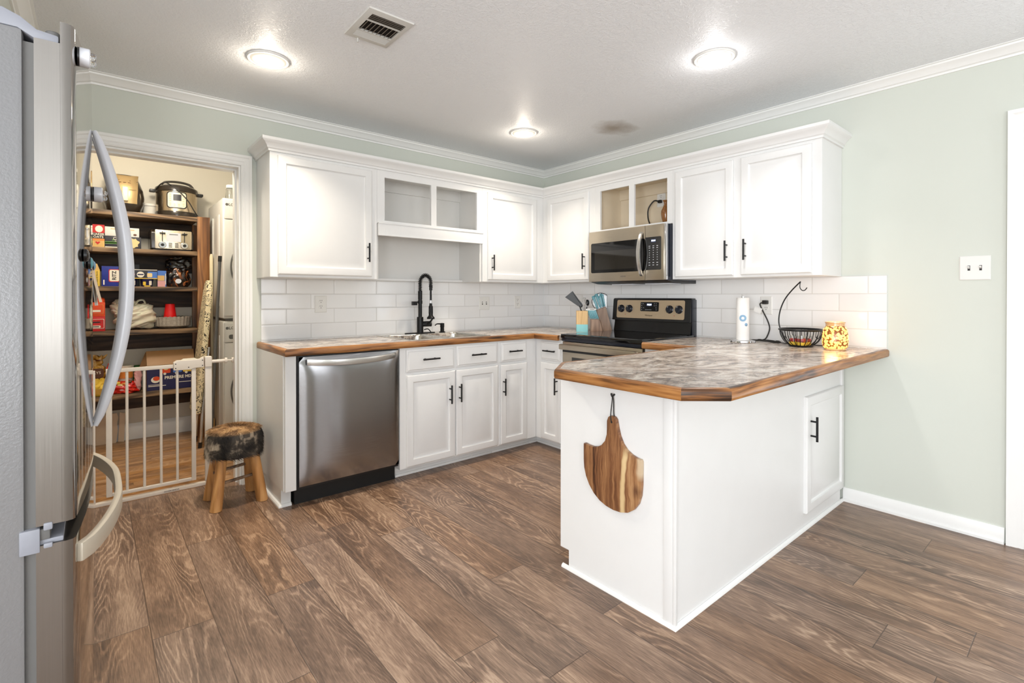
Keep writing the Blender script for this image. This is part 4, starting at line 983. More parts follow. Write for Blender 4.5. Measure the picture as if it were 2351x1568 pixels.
def whisk(m):
    for a in (0, 45, 90, 135):
        c, s = math.cos(math.radians(a)), math.sin(math.radians(a))
        pts = smooth_path([(-c * .004 + .022, -s * .004 + .01, .17), (-c * .024 + .022, -s * .024 + .01, .235), (.020, .01, .292), (c * .024 + .022, s * .024 + .01, .235), (c * .004 + .022, s * .004 + .01, .17)], 5)
        m.tube(pts, .0009, 5)
    m.cyl((.022, .01, .03), (.022, .01, .175), .006, n=10)
utens('whisk', 'wire whisk standing in the bamboo crock', 'whisk', whisk, 'chrome')
def ladle(m):
    m.cyl((.028, .02, .03), (.042, .02, .215), .005, n=8); m.ball((.046, .02, .243), .026, 14, (.6, .9, 1.1))
utens('serving_spoon', 'black serving spoon at the right in the bamboo crock', 'spoon', ladle, 'black')

kb = thing('knife_block', 'taupe wooden knife block beside the range', 'knife block', (-.118, -.815, CT), math.radians(-50.3))
KB = Matrix.Translation((-.118, -.815, CT)) @ Matrix.Rotation(math.radians(-50.3), 4, 'Z')
MB().prism([(-.036, .180), (.044, .210), (.098, 0), (.018, 0)], 'y', -.03, .07).build('block', 'kblock', kb, bevel=.002, local=True)
MB().prism([(-.086, 0), (.020, 0), (-.006, .100), (-.086, .104)], 'y', -.068, -.030).build('steak_knife_block', 'kblock', kb, bevel=.002, local=True)
def knife(name, label, x, y, z, L, w, tx, first=None):
    t_ = thing(name, label, 'knife', KB @ Vector((x, y, z)), math.radians(-50.3), 'steak knives in the front of the block' if 'steak' in name else 'large knives in the top of the block')
    d = Vector((-.36, 0, .93)).normalized() if 'steak' in name else Vector((-.30 + tx, 0, .95)).normalized()
    u = Vector((0, 1, 0)); n_ = d.cross(u)
    rr = []
    for f, ww, tt in ((0, .6, .7), (.06, .9, 1), (.5, 1.0, 1), (.8, 1.15, 1), (.94, 1.35, .9), (1.0, 1.0, .6)):
        c = d * (.006 + L * f)
        rr.append([c + n_ * (a * w * ww / 2) + u * (b * .0045 * tt) for a, b in ((1, .5), (.7, 1), (-.7, 1), (-1, .5), (-1, -.5), (-.7, -1), (.7, -1), (1, -.5))])
    MB().rings(rr).build('handle', 'teal', t_, local=True)
    if 'steak' in name: MB().rings([[d * (L * e) + n_ * (a * w * ww) + u * (b * .0047) for a, b in ((1, 1), (-1, 1), (-1, -1), (1, -1))] for e, ww in ((.96, 1.25), (1.09, 1.0))]).build('end_cap', 'white', t_, local=True)
    else: MB().rings([[d * e + n_ * (a * w * .34) + u * (b * .003) for a, b in ((1, 1), (-1, 1), (-1, -1), (1, -1))] for e in (-.012, .0062)]).build('bolster', 'gun', t_, local=True)
    return t_
for i in range(6):
    k = ('leftmost', 'second from the left', 'third from the left', 'third from the right', 'second from the right', 'rightmost')[i]
    knife('steak_knife', f'teal handled steak knife, {k} of the front row in the block', -.078 + i * .0125, -.050, .1035, .088, .0115, 0)
big = [(-.024, .052, .186, .115, .021, -.02), (.0, .056, .196, .122, .022, 0), (.026, .054, .205, .112, .019, .08), (-.022, .006, .186, .112, .021, -.05), (.002, .004, .195, .104, .020, 0), (.020, .002, .201, .098, .018, .06), (.036, .008, .207, .104, .015, .12)]
bl = ['tall teal handled knife at the left rear of the block', 'tallest teal handled knife in the rear middle of the block', 'teal handled knife at the right rear of the block', 'broad teal handled knife at the left front of the block top', 'teal handled knife second from the left at the front of the block top', 'teal handled knife second from the right at the front of the block top', 'thin teal handled knife at the right front corner of the block']
for b, l in zip(big, bl): knife('chef_knife', l, *b)
sm = thing('pan_lid', 'round clear glass lid with a thin rim standing behind the knife block', 'lid', KB @ Vector((.0, .10, .0)), math.radians(-50.3))
L0 = [(.075 * math.cos(2 * PI * i / 36) + .002, .0, .250 + .075 * math.sin(2 * PI * i / 36)) for i in range(36)]
MB().tube(L0, .0028, 6, True).build('rim', 'gun', sm, local=True)
MB().rings([[(.002 + (p[0] - .002) * f, e, .250 + (p[2] - .250) * f) for p in L0] for f, e in ((.98, -.001), (.3, .008), (.3, .010), (.98, .001))]).build('glass_disc', 'glass', sm, local=True)
MB().box(-.008, -.004, .0, .012, .006, .178).build('stand', 'wire', sm, local=True)

# ------------------------------------------------------------------ cutting board on the end panel
yl = lambda px: px
B = [(-2.2785, .722), (-2.2725, .706), (-2.272, .672), (-2.271, .650), (-2.262, .622), (-2.243, .600), (-2.222, .588), (-2.196, .583), (-2.172, .584), (-2.149, .588), (-2.147, .584), (-2.147, .520), (-2.150, .484), (-2.160, .450), (-2.178, .418), (-2.203, .390), (-2.234, .369), (-2.268, .357), (-2.305, .352), (-2.342, .354), (-2.376, .364), (-2.404, .384), (-2.424, .412), (-2.435, .446), (-2.439, .490), (-2.440, .578), (-2.437, .586), (-2.414, .588), (-2.392, .594), (-2.368, .607), (-2.348, .628), (-2.334, .655), (-2.326, .682), (-2.321, .704), (-2.318, .718), (-2.310, .727), (-2.298, .730), (-2.286, .728)]
t = thing('cutting_board', 'shield shaped acacia wood cutting board hanging on the peninsula end panel', 'cutting board', (-1.82, -2.295, .352))
MB().prism(B, 'x', -1.821, -1.8035).build('board', 'board', t, bevel=.003)
MB().prism(circ(.0045, 14, -2.297, .705), 'x', -1.8216, -1.8205).build('hole', 'dark', t)
MB().tube(smooth_path([(-1.823, -2.297, .706), (-1.826, -2.2965, .735), (-1.818, -2.2975, .79), (-1.816, -2.298, .812), (-1.812, -2.300, .79), (-1.813, -2.302, .74), (-1.805, -2.300, .725)], 5), .0022, 7).build('leather_cord', 'dark', t)
MB().tube([(-1.8025, -2.2975, .815), (-1.818, -2.2975, .808), (-1.822, -2.2975, .815), (-1.822, -2.2975, .822)], .004, 8).build('hook', 'dark', t)

# ------------------------------------------------------------------ refrigerator
NY, FY = -2.208, -1.292
t = thing('refrigerator', 'tall stainless refrigerator with curved handles at the left edge', 'refrigerator', (-3.85, -1.75, 0))
MB().box(-4.25, NY + .004, .03, -3.527, FY - .004, 1.742).build('body', 'fside', t, bevel=.008)
MB().box(-3.529, NY + .012, .05, -3.509, FY - .012, 1.72).build('gasket', 'fgask', t)
def fx_(y): return -3.452 + .030 * (1 - ((y + 1.75) / .458) ** 2)
def fdoor(y0, y1, z0, z1, lip=0.0):
    pl = [(-3.511, y0 + .001), (-3.472, y0)]; n = 14
    for k in range(n + 1):
        y = y0 + (y1 - y0) * k / n; e = min(k, n - k) / n
        ed = .012 if (k == 0 and y0 == NY) or (k == n and y1 == FY) else 0.0
        pl.append((fx_(y) - ed, y))
        if k == 0 and y0 == NY: pl += [(fx_(y + .005) - .004, y + .003), (fx_(y + .012) - .0005, y + .010)]
        if k == n - 1 and y1 == FY: pl += [(fx_(y1 - .012) - .0005, y1 - .010), (fx_(y1 - .005) - .004, y1 - .003)]
    pl += [(-3.472, y1), (-3.511, y1 - .001)]
    fr = [p for p in pl if p[0] > -3.4725]
    m = MB().prism(fr, 'z', z0, z1 + lip)
    m.prism([(-3.511, y0 + .001), (-3.4722, y0 + .0004), (-3.4722, y1 - .0004), (-3.511, y1 - .001)], 'z', z0, z1)
    return m
d1 = fdoor(NY, -1.7525, .752, 1.728, .044).build('door', 'fdoor', t, ang=30)
d2 = fdoor(-1.7475, FY, .752, 1.728, .044).build('door', 'fdoor', t, ang=30)
d3 = fdoor(NY, FY, .075, .712).build('freezer_drawer', 'fdoor', t, ang=30)
for o in (d1, d2, d3):
    o.data.materials.append(M['fdside'])
    for p in o.data.polygons:
        if abs(p.normal.y) > .6 or abs(p.normal.z) > .6: p.material_index = 1
MB().box(-3.509, NY + .006, .712, -3.47, FY - .006, .722).box(-3.535, NY - .001, .700, -3.505, NY + .03, .748).build('hinge_plate', 'fgrey', t, bevel=.002)
MB().box(-3.512, NY + .003, .722, -3.49, NY + .05, .745).build('lower_hinge_cap', 'fgask', t, bevel=.003)
MB().box(-3.50, NY - .002, .742, -3.486, NY + .012, .757).box(-3.50, NY - .002, .706, -3.486, NY + .012, .716).build('door_stop', 'fgrey', t, bevel=.003)
MB().prism([(-3.80, 1.742), (-3.80, 1.776), (-3.555, 1.776), (-3.53, 1.766), (-3.507, 1.748), (-3.474, 1.744), (-3.474, 1.729), (-3.512, 1.729), (-3.535, 1.742)], 'y', NY + .006, NY + .10).build('hinge_cover', 'fgrey', t, bevel=.004)
MB().lathe([(.013, 1.730), (.0125, 1.754), (.010, 1.757)], (-3.484, NY + .03, 0), 20).build('hinge_cap', 'fgask', t)
MB().box(-4.2, NY + .03, 0, -3.56, FY - .03, .03).build('base_grille', 'black', t)
for yy, o in ((-1.785, d1), (-1.715, d2)):
    pts = []; rad = []
    for k in range(31):
        f = k / 30; zz = 1.668 + (.856 - 1.668) * f
        b = math.sin(PI * f) ** .85
        pts.append((fx_(yy) + .004 + .072 * b, yy, zz)); rad.append(.006 + .0105 * math.sin(PI * f) ** .5)
    MB().tube(pts, rad, 14).build('handle', 'fhandle', o)
pts = []
for k in range(29):
    f = k / 28; y = -2.185 + .86 * f; pts.append((fx_(y) + .002 + .052 * min(1, math.sin(PI * f) ** .6 * 1.05), y, .672 - .012 * f))
MB().ribbon(pts, [.040 + .006 * math.sin(PI * k / 28) for k in range(29)], .016, (0, 0, 1)).build('freezer_handle', 'fhandle2', d3, bevel=.004, ang=50)
# magnets and papers on the doors
def puck(y, z, lb):
    x = fx_(y); p = thing('magnetic_light', lb, 'magnet', (x, y, z - .02), 0, 'round magnetic lights on the fridge')
    MB().cyl((x + .0005, y, z), (x + .004, y, z), .0195, n=28).build('magnet_base', 'black', p)
    MB().tube([(x + .004, y, z), (x + .006, y, z), (x + .020, y, z), (x + .022, y, z)], [.019, .020, .020, .018], 28).build('housing', 'fhandle', p)
    m = MB()
    for a in range(3):
        aa = 2 * PI * a / 3 + .5; m.ball((x + .026, y + .009 * math.cos(aa), z + .009 * math.sin(aa)), .0065, 12)
    m.build('clear_lens', 'glass', p)
puck(-2.165, 1.725, 'grey round magnetic light at the top of the near fridge door')
puck(-1.83, 1.487, 'grey round magnetic light beside the long fridge handle')
puck(-1.655, 1.512, 'grey round magnetic light on the far fridge door, behind the handle')
def disc_mag(y, z, lb, mat):
    x = fx_(y); p = thing('round_magnet', lb, 'magnet', (x, y, z - .014), 0, 'round glass magnets on the fridge')
    MB().cyl((x + .0005, y, z), (x + .006, y, z), .0145, n=24).build('rim', 'black', p)
    MB().tube([(x + .006, y, z), (x + .009, y, z), (x + .011, y, z)], [.014, .011, .005], 24).build('glass_dome', mat, p)
disc_mag(-2.09, 1.306, 'dark round glass magnet nearest the fridge door edge', 'gun')
disc_mag(-2.01, 1.293, 'teal and black round glass magnet just behind the darker one', 'teal')
disc_mag(-1.60, 1.306, 'pale blue round magnet holding papers on the far fridge door', 'bluep')
for i, (off, zb, mt) in enumerate(((.002, 1.21, 'charcoal'), (.006, 1.185, 'paper'), (.016, 1.195, 'kraft'))):
    pts = smooth_path([(fx_(-1.60) + .002 + .0012 * i, -1.60, 1.308), (fx_(-1.60) + .003 + .002 * i, -1.60, 1.27), (fx_(-1.60) + .006 + off, -1.60, zb)], 4)
    lb = ('dark leaflet nearest the fridge door under the pale blue magnet', 'white paper curling off the far fridge door', 'tan card curling outermost off the far fridge door')[i]
    tag(MB().ribbon(pts, .055, .0007, (.13, .98, 0)).build('paper_sheet', mt), lb, 'paper', 'papers on the far fridge door')

# ------------------------------------------------------------------ fur stool
sx, sy = -2.780, -.262
t = thing('stool', 'low log legged stool with a shaggy brown and black fur seat', 'stool', (sx, sy, 0))
for (tx, ty), (bx_, by_) in zip(((-.075, -.075), (.085, -.075), (-.075, .075), (.085, .075)), ((-2.892, -.356), (-2.650, -.350), (-2.892, -.139), (-2.664, -.142))):
    a = Vector((sx + tx, sy + ty, .315)); b = Vector((bx_, by_, 0.002)); m = MB(); rr = []
    for f, r in ((0, .026), (.25, .0275), (.5, .028), (.75, .030), (1, .031)):
        c = a.lerp(b, f); rr.append([c + Vector((r * (1 + .08 * math.sin(3 * q)) * math.cos(q), r * math.sin(q), 0)) for q in [2 * PI * k / 18 for k in range(18)]])
    m.rings(rr).build('leg', 'legwood', t)
for yy in (-.318, -.178): MB().cyl((sx - .10, yy - .012, .14 + (.03 if yy > -.25 else 0)), (sx + .11, yy + .01, .155 + (.03 if yy > -.25 else 0)), .009, n=10).build('stretcher', 'twig', t)
R_ = .146
m = MB().lathe([(.02, .282), (.11, .276), (.138, .288), (R_, .32), (R_, .395), (.138, .422), (.11, .434), (.02, .440)], (sx, sy, 0), 48)
rf = random.Random(3)
def strand(m, p, d, L, w):
    d = d.normalized(); s_ = d.cross(Vector((rf.uniform(-1, 1), rf.uniform(-1, 1), rf.uniform(-1, 1)))).normalized() * w
    q = p + d * L * .55 + Vector((0, 0, -.002)); e = p + d * L + Vector((rf.uniform(-.004, .004), rf.uniform(-.004, .004), -.007))
    m.faces([p - s_, p + s_, q + s_ * .7, q - s_ * .7, e], [(0, 1, 2, 3), (3, 2, 4)])
for i in range(6500):
    a = rf.uniform(0, 2 * PI); zz = rf.uniform(.285, .425); rr_ = R_ - .004 - max(0, zz - .395) * .25 - max(0, .31 - zz) * .2
    o = Vector((math.cos(a), math.sin(a), 0))
    sw = mnoise.noise(Vector((math.cos(a) * 2, math.sin(a) * 2, zz * 9)))
    strand(m, Vector((sx, sy, zz)) + o * rr_, o * .45 + Vector((-o.y, o.x, 0)) * (sw * 1.6 + .3) + Vector((0, 0, -.6 + sw * .5)), rf.uniform(.018, .034), .0009)
for i in range(4500):
    a = rf.uniform(0, 2 * PI); rr_ = R_ * math.sqrt(rf.uniform(0, 1)) * .97
    p = Vector((sx + rr_ * math.cos(a), sy + rr_ * math.sin(a), .438 - .018 * (rr_ / R_) ** 4))
    strand(m, p, Vector((math.cos(a) * .5 - .15, math.sin(a) * .5 - .5, .35)), rf.uniform(.014, .026), .0009)
m.build('fur_seat', 'fur', t, recalc=False)

# ------------------------------------------------------------------ safety gate in the doorway
GY = .15
t = thing('safety_gate', 'white metal bar safety gate across the pantry doorway', 'gate', (-3.13, GY, 0))
bar = lambda x, z0, z1, w, dp, y=GY: MB().box(x - w / 2, y - dp / 2, z0, x + w / 2, y + dp / 2, z1)
bar(-3.424, .02, .785, .026, .026).build('frame_post', 'gate', t, bevel=.003)
bar(-2.851, .02, .80, .038, .028).build('frame_post', 'gate', t, bevel=.003)
bar(-3.440, .60, .78, .012, .02).build('wall_cup', 'gate', t)
MB().box(-3.443, GY - .016, 0.001, -2.825, GY + .016, .022).build('threshold_bar', 'gate', t, bevel=.003)
MB().text('ADVERTENCIA', .012, (-3.05, GY - .0165, .012), (1, 0, 0), (0, 0, 1)).build('warning_text', 'dark', t)
bar(-3.350, .045, .790, .028, .022).build('gate_stile', 'gate', t, bevel=.003)
bar(-2.931, .045, .790, .024, .022).build('gate_stile', 'gate', t, bevel=.003)
MB().box(-3.336, GY - .010, .766, -2.943, GY + .010, .788).build('top_rail', 'gate', t, bevel=.003)
MB().box(-3.336, GY - .009, .045, -2.943, GY + .009, .064).build('bottom_rail', 'gate', t, bevel=.003)
for x in (-3.267, -3.184, -3.101, -3.018): MB().cyl((x, GY, .060), (x, GY, .770), .0075, n=12).build('bar', 'gate', t)
MB().prism([(-3.038, .752), (-3.038, .800), (-3.02, .812), (-2.955, .812), (-2.90, .812), (-2.885, .822), (-2.878, .826), (-2.876, .760), (-2.93, .758), (-2.95, .750)], 'y', GY - .022, GY + .022).build('latch_housing', 'gate', t, bevel=.008, segs=3)
MB().prism([(-3.00, .811), (-2.985, .820), (-2.925, .820), (-2.91, .811)], 'y', GY - .012, GY + .012).build('latch_button', 'ivory', t, bevel=.003)
MB().box(-2.872, GY - .024, .758, -2.832, GY + .024, .826).build('latch_keeper', 'gate', t, bevel=.007, segs=3)
MB().cyl((-2.832, GY, .790), (-2.755, GY, .790), .011, n=16).cyl((-2.757, GY, .790), (-2.744, GY, .790), .019, n=16).cyl((-2.744, GY, .790), (-2.715, GY, .790), .005, n=10).build('spindle', 'gate', t)
MB().cyl((-2.717, GY, .790), (-2.702, GY, .790), .016, .018, 18).build('wall_cup', 'gate', t)
k = MB()
for x, z in ((-3.028, .765), (-3.028, .792), (-2.96, .766), (-2.885, .805), (-2.885, .772)): k.cyl((x, GY - .0225, z), (x, GY - .0205, z), .0035, n=10)
k.build('screws', 'dark', t)

# ------------------------------------------------------------------ pantry: shelving
SY0, SY1 = 1.40, 1.730
t = thing('shelving_unit', 'dark stained wooden shelving unit in the pantry', 'shelves', (-3.2, 1.56, 0))
TOPS = [1.882, 1.592, 1.290, .940, .437]
for x in (-3.715, -2.735):
    MB().box(x, SY0, 0, x + .092, SY0 + .038, 1.890).build('post', 'post', t, bevel=.003)
    MB().box(x, SY1 - .04, 0, x + .092, SY1 - .004, 1.85).build('rear_post', 'post', t, bevel=.003)
for i, z in enumerate(TOPS):
    MB().box(-3.70, SY0 + .002 if i else SY0 - .003, z - .036, -2.7352, SY1 - .008, z).build('shelf_board', 'shelf', t, bevel=.002)
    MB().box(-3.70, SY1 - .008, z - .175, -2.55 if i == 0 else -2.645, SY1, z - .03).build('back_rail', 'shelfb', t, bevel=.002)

def boxthing(name, label, cat, x0, x1, y0, y1, z0, z1, mat, group=None, bevel=.0015):
    t = thing(name, label, cat, ((x0 + x1) / 2, (y0 + y1) / 2, z0), 0, group)
    MB().box(x0, y0, z0, x1, y1, z1).build('carton' if 'box' in name or 'carton' in name else 'body', mat, t, bevel=bevel)
    return t
XU, ZU = Vector((1, 0, 0)), Vector((0, 0, 1))
def pr_(t, y, mat, x0, x1, z0, z1, name='print'): return MB().decal([(x0, z0), (x1, z0), (x1, z1), (x0, z1)], (0, y, 0), XU, ZU, .0008).build(name, mat, t)
def prc(t, y, mat, poly, name='print'): return MB().decal(poly, (0, y, 0), XU, ZU, .0010).build(name, mat, t)
def tx_(t, y, mat, s, size, x, z, name='lettering', bold=0.0, u=XU, v=ZU, sx=1.0): return MB().text(s, size, (x, y, z), u, v, bold=bold, sx=sx).build(name, mat, t)

# air fryer
z0 = TOPS[0]; ax, ay = -3.222, 1.575
t = thing('air_fryer', 'dark rounded air fryer with a champagne front on the top shelf', 'air fryer', (ax, ay, z0))
SEC = [(0, .090, .105), (.02, .112, .122), (.07, .130, .136), (.13, .134, .140), (.19, .126, .134), (.24, .108, .118), (.28, .092, .100), (.300, .084, .090), (.306, .074, .080)]
def se(a, b, th, e=.72): c, s = math.cos(th), math.sin(th); return a * math.copysign(abs(c) ** e, c), b * math.copysign(abs(s) ** e, s)
MB().rings([[(ax + se(a, b, 2 * PI * k / 40)[0], ay + se(a, b, 2 * PI * k / 40)[1], z0 + z) for k in range(40)] for z, a, b in SEC]).build('body', 'gun', t)
rr = []
for z, a, b in [(.07, .130, .136), (.10, .133, .139), (.13, .134, .140), (.16, .131, .138), (.19, .126, .134), (.22, .116, .125), (.24, .108, .118), (.265, .098, .107), (.28, .092, .100), (.296, .085, .091), (.3065, .070, .070), (.3085, .06, .03), (.3085, .06, -.03)]:
    hw = .080 + .012 * max(0, (z - .1) / .2)
    row = []
    for k in range(13):
        x = -hw + 2 * hw * k / 12; q = min(1, abs(x) / max(a, hw + .004)); y = -(b + .004) * (1 - q ** (2 / .72)) ** (.72 / 2) if z < .30 else -b
        row.append((ax + x, ay + y, z0 + z + (.001 if z < .3 else 0)))
    rr.append(row)
MB().rings(rr, closed=False).build('front_panel', 'champ', t, recalc=False)
MB().rings([[(ax + x, ay - .138, z0 + z), (ax + x, ay - .146, z0 + z)][::1] for x, z in ((-.075, .182), (-.04, .180), (-.026, .178), (-.026, .150))], closed=False).rings([[(ax + x, ay - .138, z0 + z), (ax + x, ay - .146, z0 + z)] for x, z in ((.075, .182), (.04, .180), (.026, .178), (.026, .150))], closed=False).build('drawer_seam', 'black', t, recalc=False)
MB().box(ax - .020, ay - .185, z0 + .082, ax + .022, ay - .135, z0 + .196).build('handle', 'cream', t, bevel=.012, segs=3)
k = MB()
for i in range(3):
    for j in range(2): k.decal([(-.009, -.002), (.009, -.002), (.009, .002), (-.009, .002)], (ax - .03 + i * .03, ay - .126 + j * .012, z0 + .236 + j * .018), XU, Vector((0, .45, .89)))
k.build('control_marks', 'brown', t)
# white canister between, cooker
t = thing('canister', 'small white canister between the air fryer and the pressure cooker', 'canister', (-3.05, 1.62, z0))
MB().lathe([(.046, z0), (.048, z0 + .004), (.048, z0 + .085), (.049, z0 + .087), (.049, z0 + .102), (.044, z0 + .106), (.004, z0 + .107)], (-3.05, 1.62, 0), 32).build('body', 'washer', t)
MB().lathe([(.0492, z0 + .084), (.0494, z0 + .0855), (.0492, z0 + .087)], (-3.05, 1.62, 0), 32, False).build('seam', 'dark', t)
px_, py_ = -2.862, 1.575
t = thing('pressure_cooker', 'stainless and black electric pressure cooker on the top shelf', 'pressure cooker', (px_, py_, z0)); c0 = (px_, py_, 0)
MB().lathe([(.130, z0), (.150, z0 + .004), (.153, z0 + .03), (.150, z0 + .044)], c0, 48).build('base', 'gun', t)
MB().lathe([(.1495, z0 + .040), (.1495, z0 + .210)], c0, 48, False).build('steel_body', 'ssteel', t)
MB().lathe([(.1495, z0 + .208), (.158, z0 + .212), (.158, z0 + .226), (.152, z0 + .248), (.135, z0 + .262), (.10, z0 + .272), (.01, z0 + .276)], c0, 48).build('lid', 'gun', t)
hp = smooth_path([(px_ - .115, py_ - .03, z0 + .262), (px_ - .085, py_ - .03, z0 + .294), (px_, py_ - .03, z0 + .306), (px_ + .085, py_ - .03, z0 + .294), (px_ + .118, py_ - .03, z0 + .260)], 6)
MB().ribbon(hp, .040, .014, (0, 1, 0)).build('lid_handle', 'gun', t, bevel=.004, ang=50)
for s in (-1, 1): MB().box(px_ + s * .150, py_ - .035, z0 + .205, px_ + s * .192, py_ + .035, z0 + .226).build('side_handle', 'black', t, bevel=.006)
def cwrap(t, poly, R, c, a0, zc, mat, name, e0=.0, e1=.001):
    P = lambda p, e: (c[0] + (R + e) * math.sin(a0 + p[0] / R), c[1] - (R + e) * math.cos(a0 + p[0] / R), zc + p[1])
    q_ = []
    for i in range(len(poly)):
        a, b = poly[i], poly[(i + 1) % len(poly)]; k_ = max(1, int(math.hypot(b[0] - a[0], b[1] - a[1]) / .008))
        q_ += [(a[0] + (b[0] - a[0]) * j / k_, a[1] + (b[1] - a[1]) * j / k_) for j in range(k_)]
    poly = q_
    rr = [[P((p[0] * f, p[1] * f), e1) for p in poly] for f in (.05, .35, .7, 1.0)] + [[P(p, e0) for p in poly]]
    return MB().rings(rr).build(name, mat, t)
A0 = -.10; ZC = z0 + .135
cwrap(t, rrect(.146, .140, .026, 5), .1495, c0, A0, ZC, 'black', 'panel_border', 0, .0015)
pn = cwrap(t, rrect(.130, .124, .020, 5), .1495, c0, A0, ZC, 'panelw', 'control_panel', .001, .003)
cwrap(pn, rrect(.056, .052, .003, 2, .003, .020), .1495, c0, A0, ZC, 'charcoal', 'display', .0025, .0038).location = (0, 0, 0)
k = MB()
for x, z in [(-.046, q) for q in (.045, .028, .011, -.008, -.03, -.046)] + [(.046, q) for q in (.011, -.008, -.03, -.046)] + [(x, z) for x in (-.016, .014) for z in (-.036, -.05)]:
    a = A0 + x / .1495; k.decal([(-.007, -.0018), (.007, -.0018), (.007, .0018), (-.007, .0018)], (px_ + .153 * math.sin(a), py_ - .153 * math.cos(a), ZC + z), (math.cos(a), math.sin(a), 0), ZU)
k.build('key_marks', 'tan', pn)
MB().tube(smooth_path([(px_ - .150, py_ - .06, z0 + .222), (px_ - .12, py_ - .11, z0 + .262), (px_ - .085, py_ - .125, z0 + .272), (px_ - .03, py_ - .152, z0 + .236), (px_ + .015, py_ - .163, z0 + .190), (px_ + .065, py_ - .160, z0 + .130), (px_ + .105, py_ - .150, z0 + .06), (px_ + .14, py_ - .135, z0 + .01), (px_ + .165, py_ - .13, z0 + .003)], 6), .0046, 8).build('power_cord', 'cord', t)

# shelf two: cartons and toaster
z = TOPS[1]; F = 1.4495
t = boxthing('oat_box', 'red and tan oatmeal box at the left end of the toaster shelf', 'food box', -3.445, -3.347, 1.45, 1.53, z, z + .176, 'tan')
pr_(t, F, 'red', -3.445, -3.347, z + .112, z + .176); pr_(t, F - .0006, 'bprint', -3.445, -3.347, z + .068, z + .112); pr_(t, F, 'canor', -3.445, -3.347, z + .052, z + .068)
tx_(t, F - .0016, 'wprint', 'QUAKER', .024, -3.392, z + .101, bold=.0004, sx=.9); tx_(t, F - .0016, 'wprint', 'OATS', .024, -3.384, z + .080, bold=.0004)
prc(t, F - .0004, 'wprint', circ(.026, 16, -3.38, z + .142, .9)); prc(t, F - .0012, 'red', [(-3.388, z + .022), (-3.372, z + .040), (-3.380, z + .046), (-3.388, z + .040), (-3.396, z + .046), (-3.404, z + .040)], 'heart')
t = boxthing('macaroni_box', 'dark green striped macaroni box lying under a white box', 'food box', -3.345, -3.117, 1.45, 1.55, z, z + .094, 'charcoal')
for q in ((-.3, .055), (-.24, .036)): pr_(t, F, 'green', -3.345, -3.20, z + .026 + q[1] * .2, z + .038 + q[1] * .2)
prc(t, F, 'green', [(-3.30, z + .060), (-3.21, z + .082), (-3.21, z + .088), (-3.30, z + .066)]); prc(t, F, 'wprint', [(-3.345, z + .002), (-3.24, z + .002), (-3.24, z + .010), (-3.345, z + .010)])
tx_(t, F - .0012, 'wprint', 'Cracker Barrel', .0155, -3.238, z + .056, bold=.0002); prc(t, F - .0006, 'wprint', circ(.011, 18, -3.283, z + .076)); prc(t, F - .0012, 'charcoal', circ(.008, 18, -3.283, z + .076))
nd = [(-3.165 + .026 * (1 + .18 * math.sin(5 * a)) * math.cos(a) * 1.3, z + .046 + .036 * (1 + .12 * math.sin(7 * a)) * math.sin(a)) for a in [2 * PI * k / 40 for k in range(40)]]
prc(t, F - .0006, 'noodle', [(min(p[0], -3.118), p[1]) for p in nd], 'noodle_picture')
t = boxthing('white_box', 'white box lying on top of the green macaroni box', 'food box', -3.345, -3.130, 1.448, 1.54, z + .0945, z + .166, 'washer')
pr_(t, 1.4472, 'tan', -3.31, -3.16, z + .147, z + .153); prc(t, 1.4474, 'brown', circ(.008, 12, -3.157, z + .112, 1.4))
tx0, tx1 = -3.055, -2.752
t = thing('toaster', 'stainless four slice toaster with two levers and two dials', 'toaster', (-2.9, 1.56, z))
m = MB(); m.prism([(1.46, z + .012), (1.70, z + .012), (1.70, z + .15), (1.68, z + .172), (1.48, z + .172), (1.46, z + .15)], 'x', tx0, tx1); m.build('body', 'gun', t, bevel=.010, segs=3)
fp = MB().decal(rrect(.256, .156, .008, 4, -2.898, z + .092), (0, 1.459, 0), XU, ZU, .010).build('front_plate', 'ssteel', t, bevel=.002)
pr_(fp, 1.4486, 'fhandle', -2.948, -2.848, z + .076, z + .150, 'badge_plate'); pr_(fp, 1.4474, 'fgask', -2.928, -2.868, z + .132, z + .138, 'badge_marks')
for x in (-2.976, -2.822):
    pr_(fp, 1.4486, 'dark', x - .003, x + .003, z + .066, z + .158, 'lever_slot')
    MB().box(x - .020, 1.425, z + .138, x + .020, 1.449, z + .147).build('lever', 'black', fp, bevel=.003)
    MB().tube([(x, 1.449, z + .046), (x, 1.446, z + .046), (x, 1.440, z + .046)], [.028, .028, .025], 28).build('dial_ring', 'chrome', fp)
    MB().tube([(x, 1.441, z + .046), (x, 1.432, z + .046)], [.013, .011], 20).build('dial', 'black', fp)
k = MB()
for x in (-2.921, -2.877):
    for j in range(4): k.decal(rrect(.026, .006, .0029, 3, x, z + .030 + j * .0105), (0, 1.4486, 0), XU, ZU)
k.build('buttons', 'dark', fp)
k = MB()
for j in range(4): k.box(tx0 + .035 + j * .062, 1.51, z + .1722, tx0 + .065 + j * .062, 1.66, z + .1728)
k.build('bread_slots', 'black', t)
MB().box(tx0 + .02, 1.48, z, tx1 - .02, 1.68, z + .013).build('base', 'black', t)

